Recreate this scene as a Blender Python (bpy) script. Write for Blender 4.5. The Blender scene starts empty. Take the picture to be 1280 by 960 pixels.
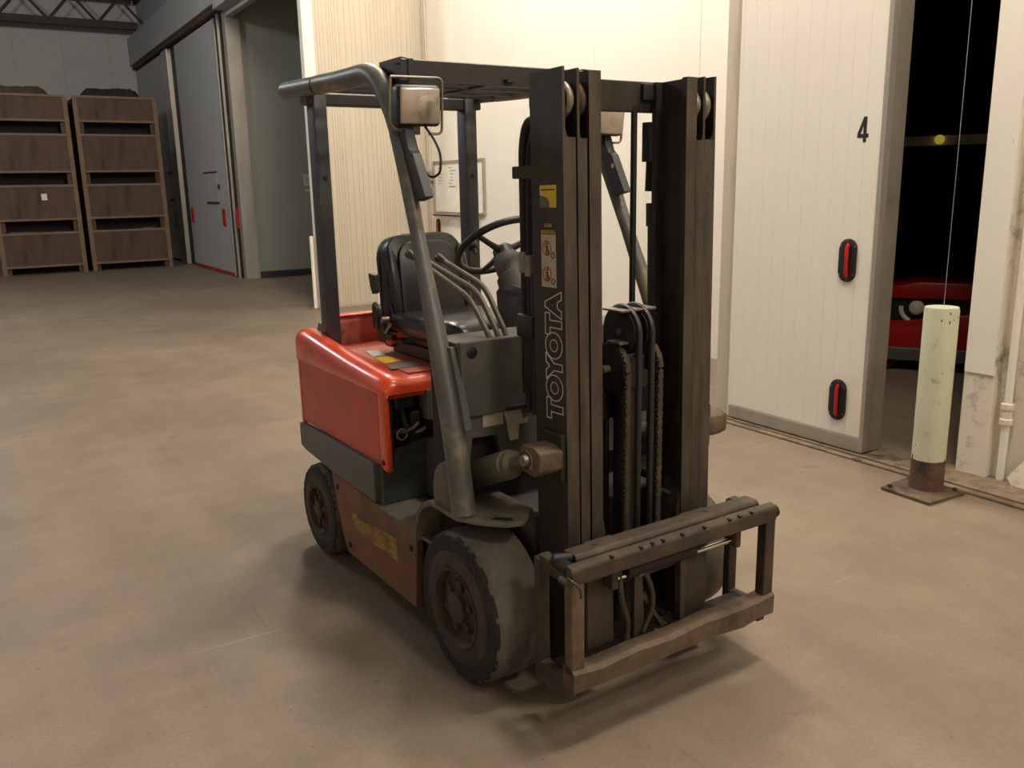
import bpy, bmesh, math, random
from mathutils import Vector, Matrix, Quaternion
random.seed(7)
S = bpy.context.scene
COL = S.collection

# ------------------------------------------------------------------ camera
H = 1.728
FWD = Vector((0.51323, 0.82870, -0.22329)); RGT = Vector((0.84761, -0.53025, -0.01971)); UPV = RGT.cross(FWD)
cam = bpy.data.cameras.new('camera'); cam.sensor_width = 36; cam.lens = 1081.2 / 1280 * 36
cam.clip_start = 0.05; cam.clip_end = 200
co = bpy.data.objects.new('camera', cam); COL.objects.link(co)
co.matrix_world = Matrix(((RGT.x, UPV.x, -FWD.x, 0), (RGT.y, UPV.y, -FWD.y, 0), (RGT.z, UPV.z, -FWD.z, H), (0, 0, 0, 1)))
S.camera = co
# ------------------------------------------------------------------ world and exposure
w = bpy.data.worlds.new('world'); S.world = w; w.use_nodes = True
w.node_tree.nodes['Background'].inputs[0].default_value = (.55, .6, .7, 1)
w.node_tree.nodes['Background'].inputs[1].default_value = 0.03
vs = S.view_settings
vs.view_transform = 'Standard'; vs.look = 'None'; vs.gamma = 1.0; vs.use_curve_mapping = False
vs.exposure = -0.08
# ceiling lamps: (x, y, z, watts)  -- warm luminaires hung over the aisle; the cool one is added fill for the far end
LAMP_COL = (1.0, 0.87, 0.73); COOL = (.95, .98, 1.0)
LAMPS = [(2.9, 1.6, 6.25, 580, LAMP_COL, 'over the forklift'), (3.5, 5.2, 6.25, 520, LAMP_COL, 'in front of door four'), (3.6, 8.8, 6.25, 620, LAMP_COL, 'in front of the whiteboard bay'), (2.2, -3.4, 6.25, 520, LAMP_COL, 'near the rear wall'), (-1.8, 14.6, 6.25, 600, COOL, 'in front of the crate stacks, added as unseen fill light for the far end')]

# ------------------------------------------------------------------ helpers
def lin(c):
    return tuple(((v / 255) / 12.92 if v / 255 <= .04045 else ((v / 255 + .055) / 1.055) ** 2.4) for v in c) + (1,)

def mat(name, col, rough=.6, metal=0.0, var=.25, vscale=6.0, dirt=None, damt=.5, dscale=3.0, bump=0.0, bscale=60.0, spec=.5, stretch=None, coat=0.0):
    m = bpy.data.materials.new(name); m.use_nodes = True
    nt = m.node_tree; b = nt.nodes['Principled BSDF']
    L = nt.links.new
    tc = nt.nodes.new('ShaderNodeTexCoord'); mp = nt.nodes.new('ShaderNodeMapping')
    if stretch: mp.inputs['Scale'].default_value = stretch
    L(tc.outputs['Object'], mp.inputs[0])
    n1 = nt.nodes.new('ShaderNodeTexNoise'); n1.inputs['Scale'].default_value = vscale; n1.inputs['Detail'].default_value = 6
    n1.inputs['Roughness'].default_value = .65
    L(mp.outputs[0], n1.inputs['Vector'])
    c = lin(col)
    r1 = nt.nodes.new('ShaderNodeValToRGB')
    r1.color_ramp.elements[0].position = .3; r1.color_ramp.elements[1].position = .72
    r1.color_ramp.elements[0].color = tuple(max(0, v * (1 - var)) for v in c[:3]) + (1,)
    r1.color_ramp.elements[1].color = tuple(min(1, v * (1 + var)) for v in c[:3]) + (1,)
    L(n1.outputs[0], r1.inputs[0]); out = r1.outputs[0]
    rr = nt.nodes.new('ShaderNodeMapRange'); rr.inputs[3].default_value = max(.05, rough - .12); rr.inputs[4].default_value = min(1, rough + .12)
    L(n1.outputs[0], rr.inputs[0]); L(rr.outputs[0], b.inputs['Roughness'])
    if dirt:
        n2 = nt.nodes.new('ShaderNodeTexNoise'); n2.inputs['Scale'].default_value = dscale; n2.inputs['Detail'].default_value = 9
        n2.inputs['Roughness'].default_value = .7
        L(mp.outputs[0], n2.inputs['Vector'])
        r2 = nt.nodes.new('ShaderNodeValToRGB')
        p0 = .62 - damt * .35
        r2.color_ramp.elements[0].position = p0; r2.color_ramp.elements[1].position = min(1, p0 + .18)
        L(n2.outputs[0], r2.inputs[0])
        mx = nt.nodes.new('ShaderNodeMix'); mx.data_type = 'RGBA'
        L(r2.outputs[0], mx.inputs[0]); L(out, mx.inputs[6]); mx.inputs[7].default_value = lin(dirt)
        out = mx.outputs[2]
    L(out, b.inputs['Base Color'])
    b.inputs['Metallic'].default_value = metal
    b.inputs['Specular IOR Level'].default_value = spec
    if coat:
        b.inputs['Coat Weight'].default_value = coat; b.inputs['Coat Roughness'].default_value = .18
    if bump:
        n3 = nt.nodes.new('ShaderNodeTexNoise'); n3.inputs['Scale'].default_value = bscale; n3.inputs['Detail'].default_value = 4
        L(mp.outputs[0], n3.inputs['Vector'])
        bp = nt.nodes.new('ShaderNodeBump'); bp.inputs['Strength'].default_value = bump; bp.inputs['Distance'].default_value = .01
        L(n3.outputs[0], bp.inputs['Height']); L(bp.outputs[0], b.inputs['Normal'])
    return m

def emat(name, col, st):
    m = bpy.data.materials.new(name); m.use_nodes = True; nt = m.node_tree
    b = nt.nodes['Principled BSDF']; b.inputs['Base Color'].default_value = (.8, .8, .8, 1)
    b.inputs['Emission Color'].default_value = tuple(col) + (1,); b.inputs['Emission Strength'].default_value = st
    return m

class MB:
    def __init__(s): s.bm = bmesh.new()
    def _bev(s, vs, off, seg=2):
        es = {e for v in vs for e in v.link_edges}
        bmesh.ops.bevel(s.bm, geom=list(es), offset=off, segments=seg, profile=.5, affect='EDGES', clamp_overlap=True)
    def box(s, x0, x1, y0, y1, z0, z1, bev=0.0, M=None, seg=2):
        P = [(x, y, z) for x in (x0, x1) for y in (y0, y1) for z in (z0, z1)]
        if M: P = [M @ Vector(p) for p in P]
        v = [s.bm.verts.new(p) for p in P]
        for f in ((0, 1, 3, 2), (4, 6, 7, 5), (0, 4, 5, 1), (2, 3, 7, 6), (0, 2, 6, 4), (1, 5, 7, 3)): s.bm.faces.new([v[i] for i in f])
        if bev: s._bev(v, bev, seg)
        return s
    def cbox(s, c, size, bev=0.0, rot=None, seg=2):
        M = Matrix.Translation(c)
        if rot: M = M @ rot
        a, b, d = size[0] / 2, size[1] / 2, size[2] / 2
        return s.box(-a, a, -b, b, -d, d, bev, M, seg)
    def prism(s, poly, ax, a0, a1, bev=0.0, M=None, seg=2):
        def mk(p, a):
            q = {'x': (a, p[0], p[1]), 'y': (p[0], a, p[1]), 'z': (p[0], p[1], a)}[ax]
            return M @ Vector(q) if M else q
        A = [s.bm.verts.new(mk(p, a0)) for p in poly]; B = [s.bm.verts.new(mk(p, a1)) for p in poly]
        s.bm.faces.new(A); s.bm.faces.new(B[::-1]); n = len(poly)
        for i in range(n): s.bm.faces.new((A[i], B[i], B[(i + 1) % n], A[(i + 1) % n]))
        if bev: s._bev(A + B, bev, seg)
        return s
    def tube(s, pts, r, seg=10, closed=False, sec=None, up=None):
        pts = [Vector(p) for p in pts]; n = len(pts)
        rs = r if isinstance(r, (list, tuple)) else [r] * n
        rings = []; N = None
        for i in range(n):
            if closed: t = (pts[(i + 1) % n] - pts[i - 1]).normalized()
            else: t = (pts[min(i + 1, n - 1)] - pts[max(i - 1, 0)]).normalized()
            if N is None:
                u = Vector(up) if up else (Vector((0, 0, 1)) if abs(t.z) < .9 else Vector((0, 1, 0)))
                N = (u - t * u.dot(t)).normalized()
            else: N = (N - t * N.dot(t)).normalized()
            B = t.cross(N)
            ring = []
            if sec: Q = [(a * rs[i], b * rs[i]) for a, b in sec]
            else: Q = [(rs[i] * math.cos(2 * math.pi * k / seg), rs[i] * math.sin(2 * math.pi * k / seg)) for k in range(seg)]
            for a, b in Q: ring.append(s.bm.verts.new(pts[i] + N * a + B * b))
            rings.append(ring)
        k = len(rings[0])
        for i in range(n if closed else n - 1):
            a, b = rings[i], rings[(i + 1) % n]
            for j in range(k): s.bm.faces.new((a[j], a[(j + 1) % k], b[(j + 1) % k], b[j]))
        if not closed: s.bm.faces.new(rings[0][::-1]); s.bm.faces.new(rings[-1])
        return s
    def cyl(s, a, b, r, seg=16, r2=None): return s.tube([a, b], [r, r if r2 is None else r2], seg)
    def lathe(s, prof, o, axis, seg=32):
        o = Vector(o); ax = Vector(axis).normalized()
        u = Vector((0, 0, 1)) if abs(ax.z) < .9 else Vector((1, 0, 0)); N = (u - ax * u.dot(ax)).normalized(); B = ax.cross(N)
        rings = []
        for r, h in prof:
            if r < 1e-6: rings.append([s.bm.verts.new(o + ax * h)])
            else: rings.append([s.bm.verts.new(o + ax * h + N * (r * math.cos(2 * math.pi * k / seg)) + B * (r * math.sin(2 * math.pi * k / seg))) for k in range(seg)])
        for a, b in zip(rings, rings[1:]):
            for j in range(seg):
                j2 = (j + 1) % seg
                if len(a) == 1 and len(b) == 1: continue
                if len(a) == 1: s.bm.faces.new((a[0], b[j], b[j2]))
                elif len(b) == 1: s.bm.faces.new((a[j], a[j2], b[0]))
                else: s.bm.faces.new((a[j], a[j2], b[j2], b[j]))
        return s
    def loft(s, secs, caps=True, closed=True):
        R = [[s.bm.verts.new(p) for p in sec] for sec in secs]; k = len(R[0])
        for a, b in zip(R, R[1:]):
            for j in range(k if closed else k - 1): s.bm.faces.new((a[j], a[(j + 1) % k], b[(j + 1) % k], b[j]))
        if caps: s.bm.faces.new(R[0][::-1]); s.bm.faces.new(R[-1])
        return s
    def sphere(s, c, r, sc=(1, 1, 1), seg=14):
        M = Matrix.Translation(c) @ Matrix.Diagonal((r * sc[0], r * sc[1], r * sc[2], 1))
        bmesh.ops.create_uvsphere(s.bm, u_segments=seg, v_segments=max(6, seg // 2), radius=1, matrix=M); return s
    def torus(s, c, nrm, R, r, seg=36, rs=8):
        c = Vector(c); n = Vector(nrm).normalized(); u = Vector((0, 1, 0)) if abs(n.y) < .9 else Vector((1, 0, 0)); u = (u - n * n.dot(u)).normalized(); v = n.cross(u)
        return s.tube([c + u * R * math.cos(2 * math.pi * k / seg) + v * R * math.sin(2 * math.pi * k / seg) for k in range(seg)], r, rs, True, up=n)

def make(name, mb, m, parent=None, smooth=True, tf=None, ang=38):
    bmesh.ops.recalc_face_normals(mb.bm, faces=mb.bm.faces)
    me = bpy.data.meshes.new(name); mb.bm.to_mesh(me); mb.bm.free()
    if tf: me.transform(tf)
    me.materials.append(m)
    if smooth:
        me.shade_smooth(); me.set_sharp_from_angle(angle=math.radians(ang))
    o = bpy.data.objects.new(name, me); COL.objects.link(o)
    if parent: o.parent = parent
    return o

def tag(o, label=None, cat=None, group=None, kind=None):
    if label: o['label'] = label
    if cat: o['category'] = cat
    if group: o['group'] = group
    if kind: o['kind'] = kind
    return o
def struct(o): o['kind'] = 'structure'; return o
def empty(name, loc=(0, 0, 0), rz=0.0):
    e = bpy.data.objects.new(name, None); COL.objects.link(e); e.location = loc; e.rotation_euler = (0, 0, rz); e.empty_display_size = .1
    return e
def fillet(pts, r, n=6):
    pts = [Vector(p) for p in pts]; out = [pts[0]]
    for a, b, c in zip(pts, pts[1:], pts[2:]):
        d1 = (a - b); d2 = (c - b); q = min(r, d1.length * .48, d2.length * .48)
        p0 = b + d1.normalized() * q; p2 = b + d2.normalized() * q
        for k in range(n + 1):
            t = k / n; out.append(p0 * (1 - t) ** 2 + b * 2 * t * (1 - t) + p2 * t * t)
    return out + [pts[-1]]
def text_mesh(txt, size, thick=.001, outline=0.0, offset=0.0, sx=1.0):
    cu = bpy.data.curves.new('t', 'FONT'); cu.body = txt; cu.size = size; cu.align_x = 'CENTER'; cu.align_y = 'CENTER'; cu.offset = offset
    if outline:
        cu.fill_mode = 'FRONT'; cu.extrude = 0; cu.bevel_depth = 0
    else: cu.extrude = thick
    ob = bpy.data.objects.new('t', cu); COL.objects.link(ob)
    bpy.context.view_layer.update()
    me = bpy.data.meshes.new_from_object(ob.evaluated_get(bpy.context.evaluated_depsgraph_get()))
    bpy.data.objects.remove(ob)
    if outline:
        bm = bmesh.new(); bm.from_mesh(me); bmesh.ops.remove_doubles(bm, verts=bm.verts, dist=size * 1e-4)
        out = MB()
        for e in bm.edges:
            if len(e.link_faces) == 1:
                a, b = e.verts[0].co, e.verts[1].co; d = (b - a)
                if d.length < 1e-6: continue
                d.normalize(); a = a - d * outline * .6; b = b + d * outline * .6; nn = Vector((-d.y, d.x, 0)) * outline
                P = [a - nn, b - nn, b + nn, a + nn]
                lo = [out.bm.verts.new(p) for p in P]; hi = [out.bm.verts.new(p + Vector((0, 0, thick))) for p in P]
                out.bm.faces.new(hi); out.bm.faces.new(lo[::-1])
                for i in range(4): out.bm.faces.new((lo[i], lo[(i + 1) % 4], hi[(i + 1) % 4], hi[i]))
        bm.free(); me = bpy.data.meshes.new('t'); out.bm.to_mesh(me); out.bm.free()
    me.transform(Matrix.Diagonal((sx, 1, 1, 1)))
    return me
def obj_from_mesh(name, me, m, parent, M):
    me.materials.clear(); me.materials.append(m); me.transform(M)
    o = bpy.data.objects.new(name, me); COL.objects.link(o); o.parent = parent; return o

# forklift frame: +x ahead, +y its left, z up; origin on the floor under the front axle
FO = Vector((1.8519, 2.5125, 0)); FEX = Vector((0.023234, -0.99973, 0)); FEY = Vector((0.99973, 0.023234, 0)); FROT = math.atan2(FEX.y, FEX.x)
def fk(u, v, ax, val):
    """photo pixel -> point in the forklift's frame on the plane ax = val"""
    d = FWD + RGT * ((u - 640) / 1081.2) + UPV * ((480 - v) / 1081.2)
    E = {'x': FEX, 'y': FEY, 'z': Vector((0, 0, 1))}[ax]; C = Vector((0, 0, H)) - FO
    X = C + d * ((val - C.dot(E)) / d.dot(E))
    return Vector((X.dot(FEX), X.dot(FEY), X.z))

# ------------------------------------------------------------------ materials
M = {}
def floor_mat():
    m = bpy.data.materials.new('worn_concrete'); m.use_nodes = True; nt = m.node_tree; b = nt.nodes['Principled BSDF']; L = nt.links.new
    tc = nt.nodes.new('ShaderNodeTexCoord')
    def noise(sc, det=6, ro=.6, stretch=None, rot=0):
        mp = nt.nodes.new('ShaderNodeMapping')
        if stretch: mp.inputs['Scale'].default_value = stretch
        mp.inputs['Rotation'].default_value = (0, 0, rot)
        L(tc.outputs['Object'], mp.inputs[0])
        n = nt.nodes.new('ShaderNodeTexNoise'); n.inputs['Scale'].default_value = sc; n.inputs['Detail'].default_value = det; n.inputs['Roughness'].default_value = ro
        L(mp.outputs[0], n.inputs['Vector']); return n.outputs[0]
    def ramp(s, p0, c0, p1, c1):
        r = nt.nodes.new('ShaderNodeValToRGB'); e = r.color_ramp.elements
        e[0].position = p0; e[0].color = c0; e[1].position = p1; e[1].color = c1; L(s, r.inputs[0]); return r.outputs[0]
    def mix(f, a, c, mode='MIX', fac=None):
        x = nt.nodes.new('ShaderNodeMix'); x.data_type = 'RGBA'; x.blend_type = mode
        if f is None: x.inputs[0].default_value = fac
        else: L(f, x.inputs[0])
        L(a, x.inputs[6])
        if hasattr(c, 'node'): L(c, x.inputs[7])
        else: x.inputs[7].default_value = c
        return x.outputs[2]
    c = ramp(noise(.55, 8, .6), .3, lin((122, 109, 94)), .72, lin((152, 136, 118)))
    c = mix(None, c, ramp(noise(3.2, 10, .72), .3, (.78, .77, .76, 1), .7, (1.06, 1.06, 1.06, 1)), 'MULTIPLY', .7)
    # darker worn lanes and tyre marks running along and across the aisle
    c = mix(None, c, ramp(noise(1.0, 6, .7, (3.0, .22, 1), .12), .36, (.82, .81, .79, 1), .62, (1, 1, 1, 1)), 'MULTIPLY', .6)
    c = mix(None, c, ramp(noise(1.6, 5, .65, (.5, 4.0, 1), .35), .36, (.85, .84, .82, 1), .55, (1, 1, 1, 1)), 'MULTIPLY', .3)
    # scrapes
    c = mix(ramp(noise(9, 3, .5, (.12, 3, 1), .9), .70, (0, 0, 0, 1), .76, (.28, .28, .28, 1)), c, lin((176, 165, 148)))
    c = mix(ramp(noise(7, 3, .5, (3, .12, 1), .2), .70, (0, 0, 0, 1), .77, (.3, .3, .3, 1)), c, lin((84, 74, 62)))
    # oil spots
    c = mix(ramp(noise(2.2, 3, .5), .68, (0, 0, 0, 1), .76, (.6, .6, .6, 1)), c, lin((88, 78, 66)))
    c = mix(ramp(noise(38, 2, .5), .72, (0, 0, 0, 1), .76, (.7, .7, .7, 1)), c, lin((80, 72, 60)))
    c = mix(None, c, ramp(noise(70, 4, .8), .35, (.84, .83, .82, 1), .65, (1.1, 1.1, 1.1, 1)), 'MULTIPLY', .75)
    # thin wandering cracks
    mp = nt.nodes.new('ShaderNodeMapping'); L(tc.outputs['Object'], mp.inputs[0])
    nz = nt.nodes.new('ShaderNodeTexNoise'); nz.inputs['Scale'].default_value = 1.6; nz.inputs['Detail'].default_value = 6
    L(mp.outputs[0], nz.inputs['Vector'])
    va = nt.nodes.new('ShaderNodeVectorMath'); va.operation = 'MULTIPLY_ADD'; L(nz.outputs['Color'], va.inputs[0]); va.inputs[1].default_value = (.7, .7, .0); L(mp.outputs[0], va.inputs[2])
    vo = nt.nodes.new('ShaderNodeTexVoronoi'); vo.feature = 'DISTANCE_TO_EDGE'; vo.inputs['Scale'].default_value = .42
    L(va.outputs[0], vo.inputs['Vector'])
    cr = ramp(vo.outputs['Distance'], .0, (1, 1, 1, 1), .0035, (0, 0, 0, 1))
    gate = ramp(noise(.8, 3, .5), .5, (0, 0, 0, 1), .62, (.55, .55, .55, 1))
    ml = nt.nodes.new('ShaderNodeMath'); ml.operation = 'MULTIPLY'; L(cr, ml.inputs[0]); L(gate, ml.inputs[1])
    c = mix(ml.outputs[0], c, lin((86, 76, 64)))
    L(c, b.inputs['Base Color'])
    rr = nt.nodes.new('ShaderNodeMapRange'); rr.inputs[3].default_value = .42; rr.inputs[4].default_value = .75
    L(noise(3, 6, .6), rr.inputs[0]); L(rr.outputs[0], b.inputs['Roughness'])
    bp = nt.nodes.new('ShaderNodeBump'); bp.inputs['Strength'].default_value = .25; bp.inputs['Distance'].default_value = .004
    L(noise(50, 6, .7), bp.inputs['Height']); L(bp.outputs[0], b.inputs['Normal'])
    return m
M['floor'] = floor_mat()
M['wall'] = mat('cream_panel', (236, 231, 220), .45, var=.025, vscale=1.0)
M['wall_dirty'] = mat('cream_panel_scuffed', (222, 214, 198), .5, var=.05, vscale=2, dirt=(120, 108, 88), damt=.22, dscale=5)
M['panel'] = mat('ribbed_panel', (196, 187, 169), .5, var=.06, vscale=2, dirt=(160, 150, 128), damt=.15, dscale=1.5, stretch=(1, 1, .2))
M['greywall'] = mat('grey_green_panel', (160, 163, 152), .55, var=.05, vscale=1.5)
M['coolwall'] = mat('far_wall_panel', (170, 171, 170), .6, var=.05, vscale=1.5)
M['alu'] = mat('brushed_aluminium_trim', (178, 172, 162), .4, .55, var=.1, vscale=9, stretch=(1, 1, .2))
M['edge'] = mat('grey_door_edge', (142, 134, 120), .5, .3, var=.12, vscale=4, dirt=(90, 80, 66), damt=.15, dscale=3)
M['black'] = mat('black_rubber', (22, 21, 20), .6, var=.2)
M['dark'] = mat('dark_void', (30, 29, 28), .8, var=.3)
M['roofsheet'] = mat('roof_sheet', (112, 120, 124), .7, var=.15, vscale=2)
M['steelbeam'] = mat('dark_roof_steel', (52, 52, 50), .7, var=.2)
M['wood'] = mat('old_plywood', (88, 66, 52), .75, var=.25, vscale=3, dirt=(66, 48, 38), damt=.35, dscale=1.2, stretch=(3, 1, .6))
M['wood_rail'] = mat('pale_rail_wood', (122, 100, 78), .75, var=.2, vscale=4)
M['tarp'] = mat('dark_sheet', (44, 40, 38), .8, var=.3)
M['brownsheet'] = mat('brown_sheet', (84, 68, 54), .8, var=.2)
M['bollard'] = mat('pale_green_paint', (196, 198, 172), .55, var=.06, vscale=4, dirt=(120, 112, 88), damt=.1, dscale=9)
M['rust'] = mat('rusty_base', (92, 66, 50), .85, var=.4, vscale=14, dirt=(58, 44, 36), damt=.5, dscale=9, bump=.4)
M['rust_plate'] = mat('rusty_bollard_plate', (104, 88, 70), .8, var=.35, vscale=12, dirt=(64, 50, 40), damt=.5, dscale=8, bump=.4)
M['plate'] = mat('floor_plate', (128, 112, 92), .7, var=.25, vscale=8, dirt=(70, 56, 44), damt=.35, dscale=6)
M['red'] = mat('red_orange_paint', (226, 76, 38), .34, var=.16, vscale=3, dirt=(112, 52, 40), damt=.24, dscale=3.2, coat=.4)
M['red_dusty'] = mat('dusty_red_paint', (190, 96, 80), .6, var=.15, vscale=4, dirt=(140, 96, 82), damt=.4, dscale=4)
M['red_side'] = mat('scuffed_red_paint', (196, 66, 38), .42, var=.2, vscale=2.2, dirt=(122, 62, 46), damt=.36, dscale=2.4, coat=.15)
M['orange_worn'] = mat('worn_orange_paint', (128, 84, 62), .7, var=.25, vscale=5, dirt=(96, 72, 54), damt=.5, dscale=4)
M['grey'] = mat('dark_grey_paint', (86, 87, 83), .5, var=.2, vscale=5, dirt=(104, 98, 86), damt=.28, dscale=5)
M['grey_dust'] = mat('dusty_grey_paint', (112, 106, 92), .75, var=.2, vscale=8, dirt=(80, 76, 66), damt=.45, dscale=6)
M['bluegrey'] = mat('blue_grey_post', (52, 56, 60), .45, var=.2, vscale=4, dirt=(84, 80, 72), damt=.15, dscale=4)
M['tubegrey'] = mat('scuffed_guard_tube', (84, 84, 80), .45, var=.2, vscale=6, dirt=(140, 128, 106), damt=.3, dscale=5, spec=.6)
M['mast'] = mat('greasy_mast_steel', (54, 49, 43), .55, .25, var=.5, vscale=12, dirt=(38, 35, 30), damt=.35, dscale=3, stretch=(1, 1, .3))
M['flange'] = mat('worn_mast_steel', (78, 71, 61), .5, .35, var=.5, vscale=16, dirt=(98, 72, 52), damt=.24, dscale=5, stretch=(1.5, 1.5, .25))
M['carriage'] = mat('rusty_carriage_steel', (70, 62, 53), .65, .2, var=.35, vscale=9, dirt=(96, 78, 60), damt=.36, dscale=7, bump=.3, bscale=35)
M['carriage_worn'] = mat('worn_brown_carriage_bar', (104, 88, 70), .7, .1, var=.3, vscale=12, dirt=(80, 64, 50), damt=.45, dscale=10, bump=.5, bscale=30)
M['roofbar'] = mat('shade_darkened_roof_bar', (34, 34, 34), .5, var=.2)  # near-black colour carries the shade on the roof bars
M['lever'] = mat('bronze_lever', (92, 84, 70), .5, .2, var=.2, vscale=20)
M['column'] = mat('dusty_black_column', (70, 68, 63), .65, var=.2, vscale=9)
M['chrome'] = mat('bright_rod', (225, 222, 214), .18, 1.0, var=.05)
M['steel'] = mat('bare_steel', (140, 132, 120), .4, .7, var=.2, vscale=12)
M['tyre'] = mat('grey_solid_tyre', (98, 92, 82), .85, var=.18, vscale=9, dirt=(62, 57, 50), damt=.45, dscale=4, bump=.3, bscale=40)
M['tyre_side'] = mat('torn_tyre_sidewall', (36, 32, 29), .85, var=.35, vscale=18, dirt=(54, 48, 42), damt=.3, dscale=9, bump=.8, bscale=60)
M['tyre_inner'] = mat('brown_grey_sidewall', (70, 62, 54), .85, var=.2, vscale=12, dirt=(54, 46, 40), damt=.4, dscale=7)
M['rim'] = mat('brown_wheel_rim', (78, 62, 53), .7, .2, var=.3, vscale=10, dirt=(54, 44, 38), damt=.4, dscale=9)
M['seat'] = mat('black_vinyl', (24, 24, 24), .33, var=.15, vscale=8, bump=.08, bscale=180)
M['plastic'] = mat('black_plastic', (34, 33, 32), .45, var=.2)
M['dgplastic'] = mat('dark_riser_plastic', (80, 85, 87), .45, var=.2, vscale=4, dirt=(70, 68, 62), damt=.2, dscale=5)
M['lens'] = mat('clear_lens', (186, 174, 160), .12, .5, var=.12, vscale=25)
M['white'] = mat('white_print', (226, 222, 212), .6, var=.05)
M['offwhite'] = mat('worn_white_label', (186, 176, 152), .6, var=.12, vscale=20)
M['outline'] = mat('silver_lettering', (214, 208, 192), .5, var=.15, vscale=20)
M['yellow'] = mat('yellow_label', (226, 186, 40), .55, var=.12, vscale=14)
M['yellow_worn'] = mat('worn_yellow_decal', (172, 140, 56), .7, var=.2, vscale=20, dirt=(124, 86, 56), damt=.55, dscale=14)
M['redprint'] = mat('red_print', (178, 52, 36), .6, var=.1)
M['ink'] = mat('black_print', (28, 24, 22), .6, var=.1)
M['handle_red'] = mat('red_handle', (176, 24, 22), .35, var=.1)
M['board'] = mat('whiteboard_face', (236, 234, 224), .25, var=.02)
M['boardframe'] = mat('board_frame', (168, 160, 148), .4, .5, var=.1)
M['marker'] = mat('faint_marker', (150, 150, 150), .6, var=.1)
M['machine_red'] = mat('deep_red_body', (176, 22, 14), .35, var=.08)
M['beacon'] = emat('yellow_beacon', (.75, .6, .05), .35)
M['lampbody'] = mat('lamp_housing', (210, 210, 205), .5, var=.05)

# ================================================================== THE SETTING
def wallbox(name, x0, x1, y0, y1, z0, z1, m, parent=None):
    o = make(name, MB().box(x0, x1, y0, y1, z0, z1), M[m], parent, smooth=False)
    if not parent: struct(o)
    return o
ROOF = 6.9
wallbox('floor', -6, 13, -8, 29, -.2, 0, 'floor')
ceil = wallbox('ceiling', -6, 13, -8, 29, ROOF, ROOF + .15, 'roofsheet')
for i in range(7):
    x = -4.5 + i * 1.55
    make('roof_purlin', MB().box(x - .05, x + .05, 4, 27, ROOF - .16, ROOF), M['steelbeam'], ceil, smooth=False)
wallbox('wall_left', -6.2, -6, -8, 29, 0, ROOF, 'coolwall')
wallbox('wall_rear', -6, 13, -8.2, -8, 0, ROOF, 'wall')
fw = wallbox('wall_far', -6, 13, 27, 27.2, 0, ROOF, 'coolwall')
for i in range(9):
    x = -5.2 + i * 1.15
    make('joint_strip', MB().box(x - .012, x + .012, 26.985, 27.0, 0, 6.1), M['greywall'], fw, smooth=False)
# dark upright at the far wall's left
tag(make('steel_column', MB().box(.55, .85, 26.55, 26.75, 0, 6.0).box(.5, .9, 26.5, 26.55, 0, 6.0).box(.5, .9, 26.75, 26.8, 0, 6.0), M['bluegrey'], smooth=False),
    'dark steel column against the far wall behind the crate stacks', 'column')
# roof girder and braces over the far end
g = empty('roof_girder', (0, 26.2, 6.0))
tag(g, 'dark steel roof girder spanning in front of the far wall', 'girder')
gb = lambda n, mb: make(n, mb, M['steelbeam'], g, smooth=False)
gb('bottom_chord', MB().box(-6, 4.66, -.1, .1, -.02, .16))
gb('top_chord', MB().box(-6, 4.66, -.08, .08, .72, .86))
for k in range(9):
    x = -5.5 + k * 1.15
    gb('brace', MB().tube([(x, 0, .1), (x + .58, 0, .76)], .035, 6)); gb('brace', MB().tube([(x + .58, 0, .76), (x + 1.15, 0, .1)], .035, 6))

# ---- near right wall with the sliding door number 4
WX = 4.95
wr = wallbox('wall_right', WX, WX + .2, -8, 2.63, 0, ROOF, 'wall_dirty')
wallbox('wall_right_above_door', WX, WX + .2, 2.63, 4.64, 3.6, ROOF, 'wall')
wallbox('wall_right_return', WX, WX + .2, 4.42, 4.64, 0, 3.6, 'wall')
# jamb pillar at the open edge
p = struct(make('trim_1', MB().box(4.86, WX + .2, 2.63, 2.81, 0, 3.6, .008), M['wall_dirty'], smooth=False))
make('cover_sheet', MB().box(4.852, 4.86, 2.635, 2.805, .62, 3.6), M['wall'], p, smooth=False)
# vertical pipe and corner strip beside the pillar
pp = tag(empty('wall_pipe', (4.9, 2.56, 0)), 'thin white painted pipe with a coupling running down beside the doorway pillar', 'pipe')
make('pipe_run', MB().cyl((0, 0, 0), (0, 0, 3.5), .022, 14), M['wall'], pp)
make('coupling', MB().lathe([(.022, .34), (.036, .345), (.036, .375), (.03, .38), (.03, .43), (.036, .435), (.036, .465), (.022, .47)], (0, 0, 0), (0, 0, 1), 18), M['wall_dirty'], pp)
make('bracket', MB().box(-.03, .05, -.012, .012, 1.62, 1.65), M['edge'], pp, smooth=False)
# kicked-in guard sheet low on the wall by the pipe
gs = tag(make('guard_sheet', MB().prism([(1.5, 0), (2.46, 0), (2.5, .05), (2.4, .2), (1.5, .22)], 'x', -.012, .012), M['wall_dirty'], smooth=False),
         'bent off-white guard sheet leaning at the foot of the wall by the pipe', 'guard sheet')
gs.location = (4.86, 0, 0); gs.rotation_euler = (0, math.radians(9), 0)
# floor track of the sliding door
tr = struct(make('trim_2', MB().box(4.55, 4.60, -4, 4.62, 0, .014, .004).box(4.635, 4.93, -4, 4.62, 0, .012, .003), M['plate'], smooth=False))

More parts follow.
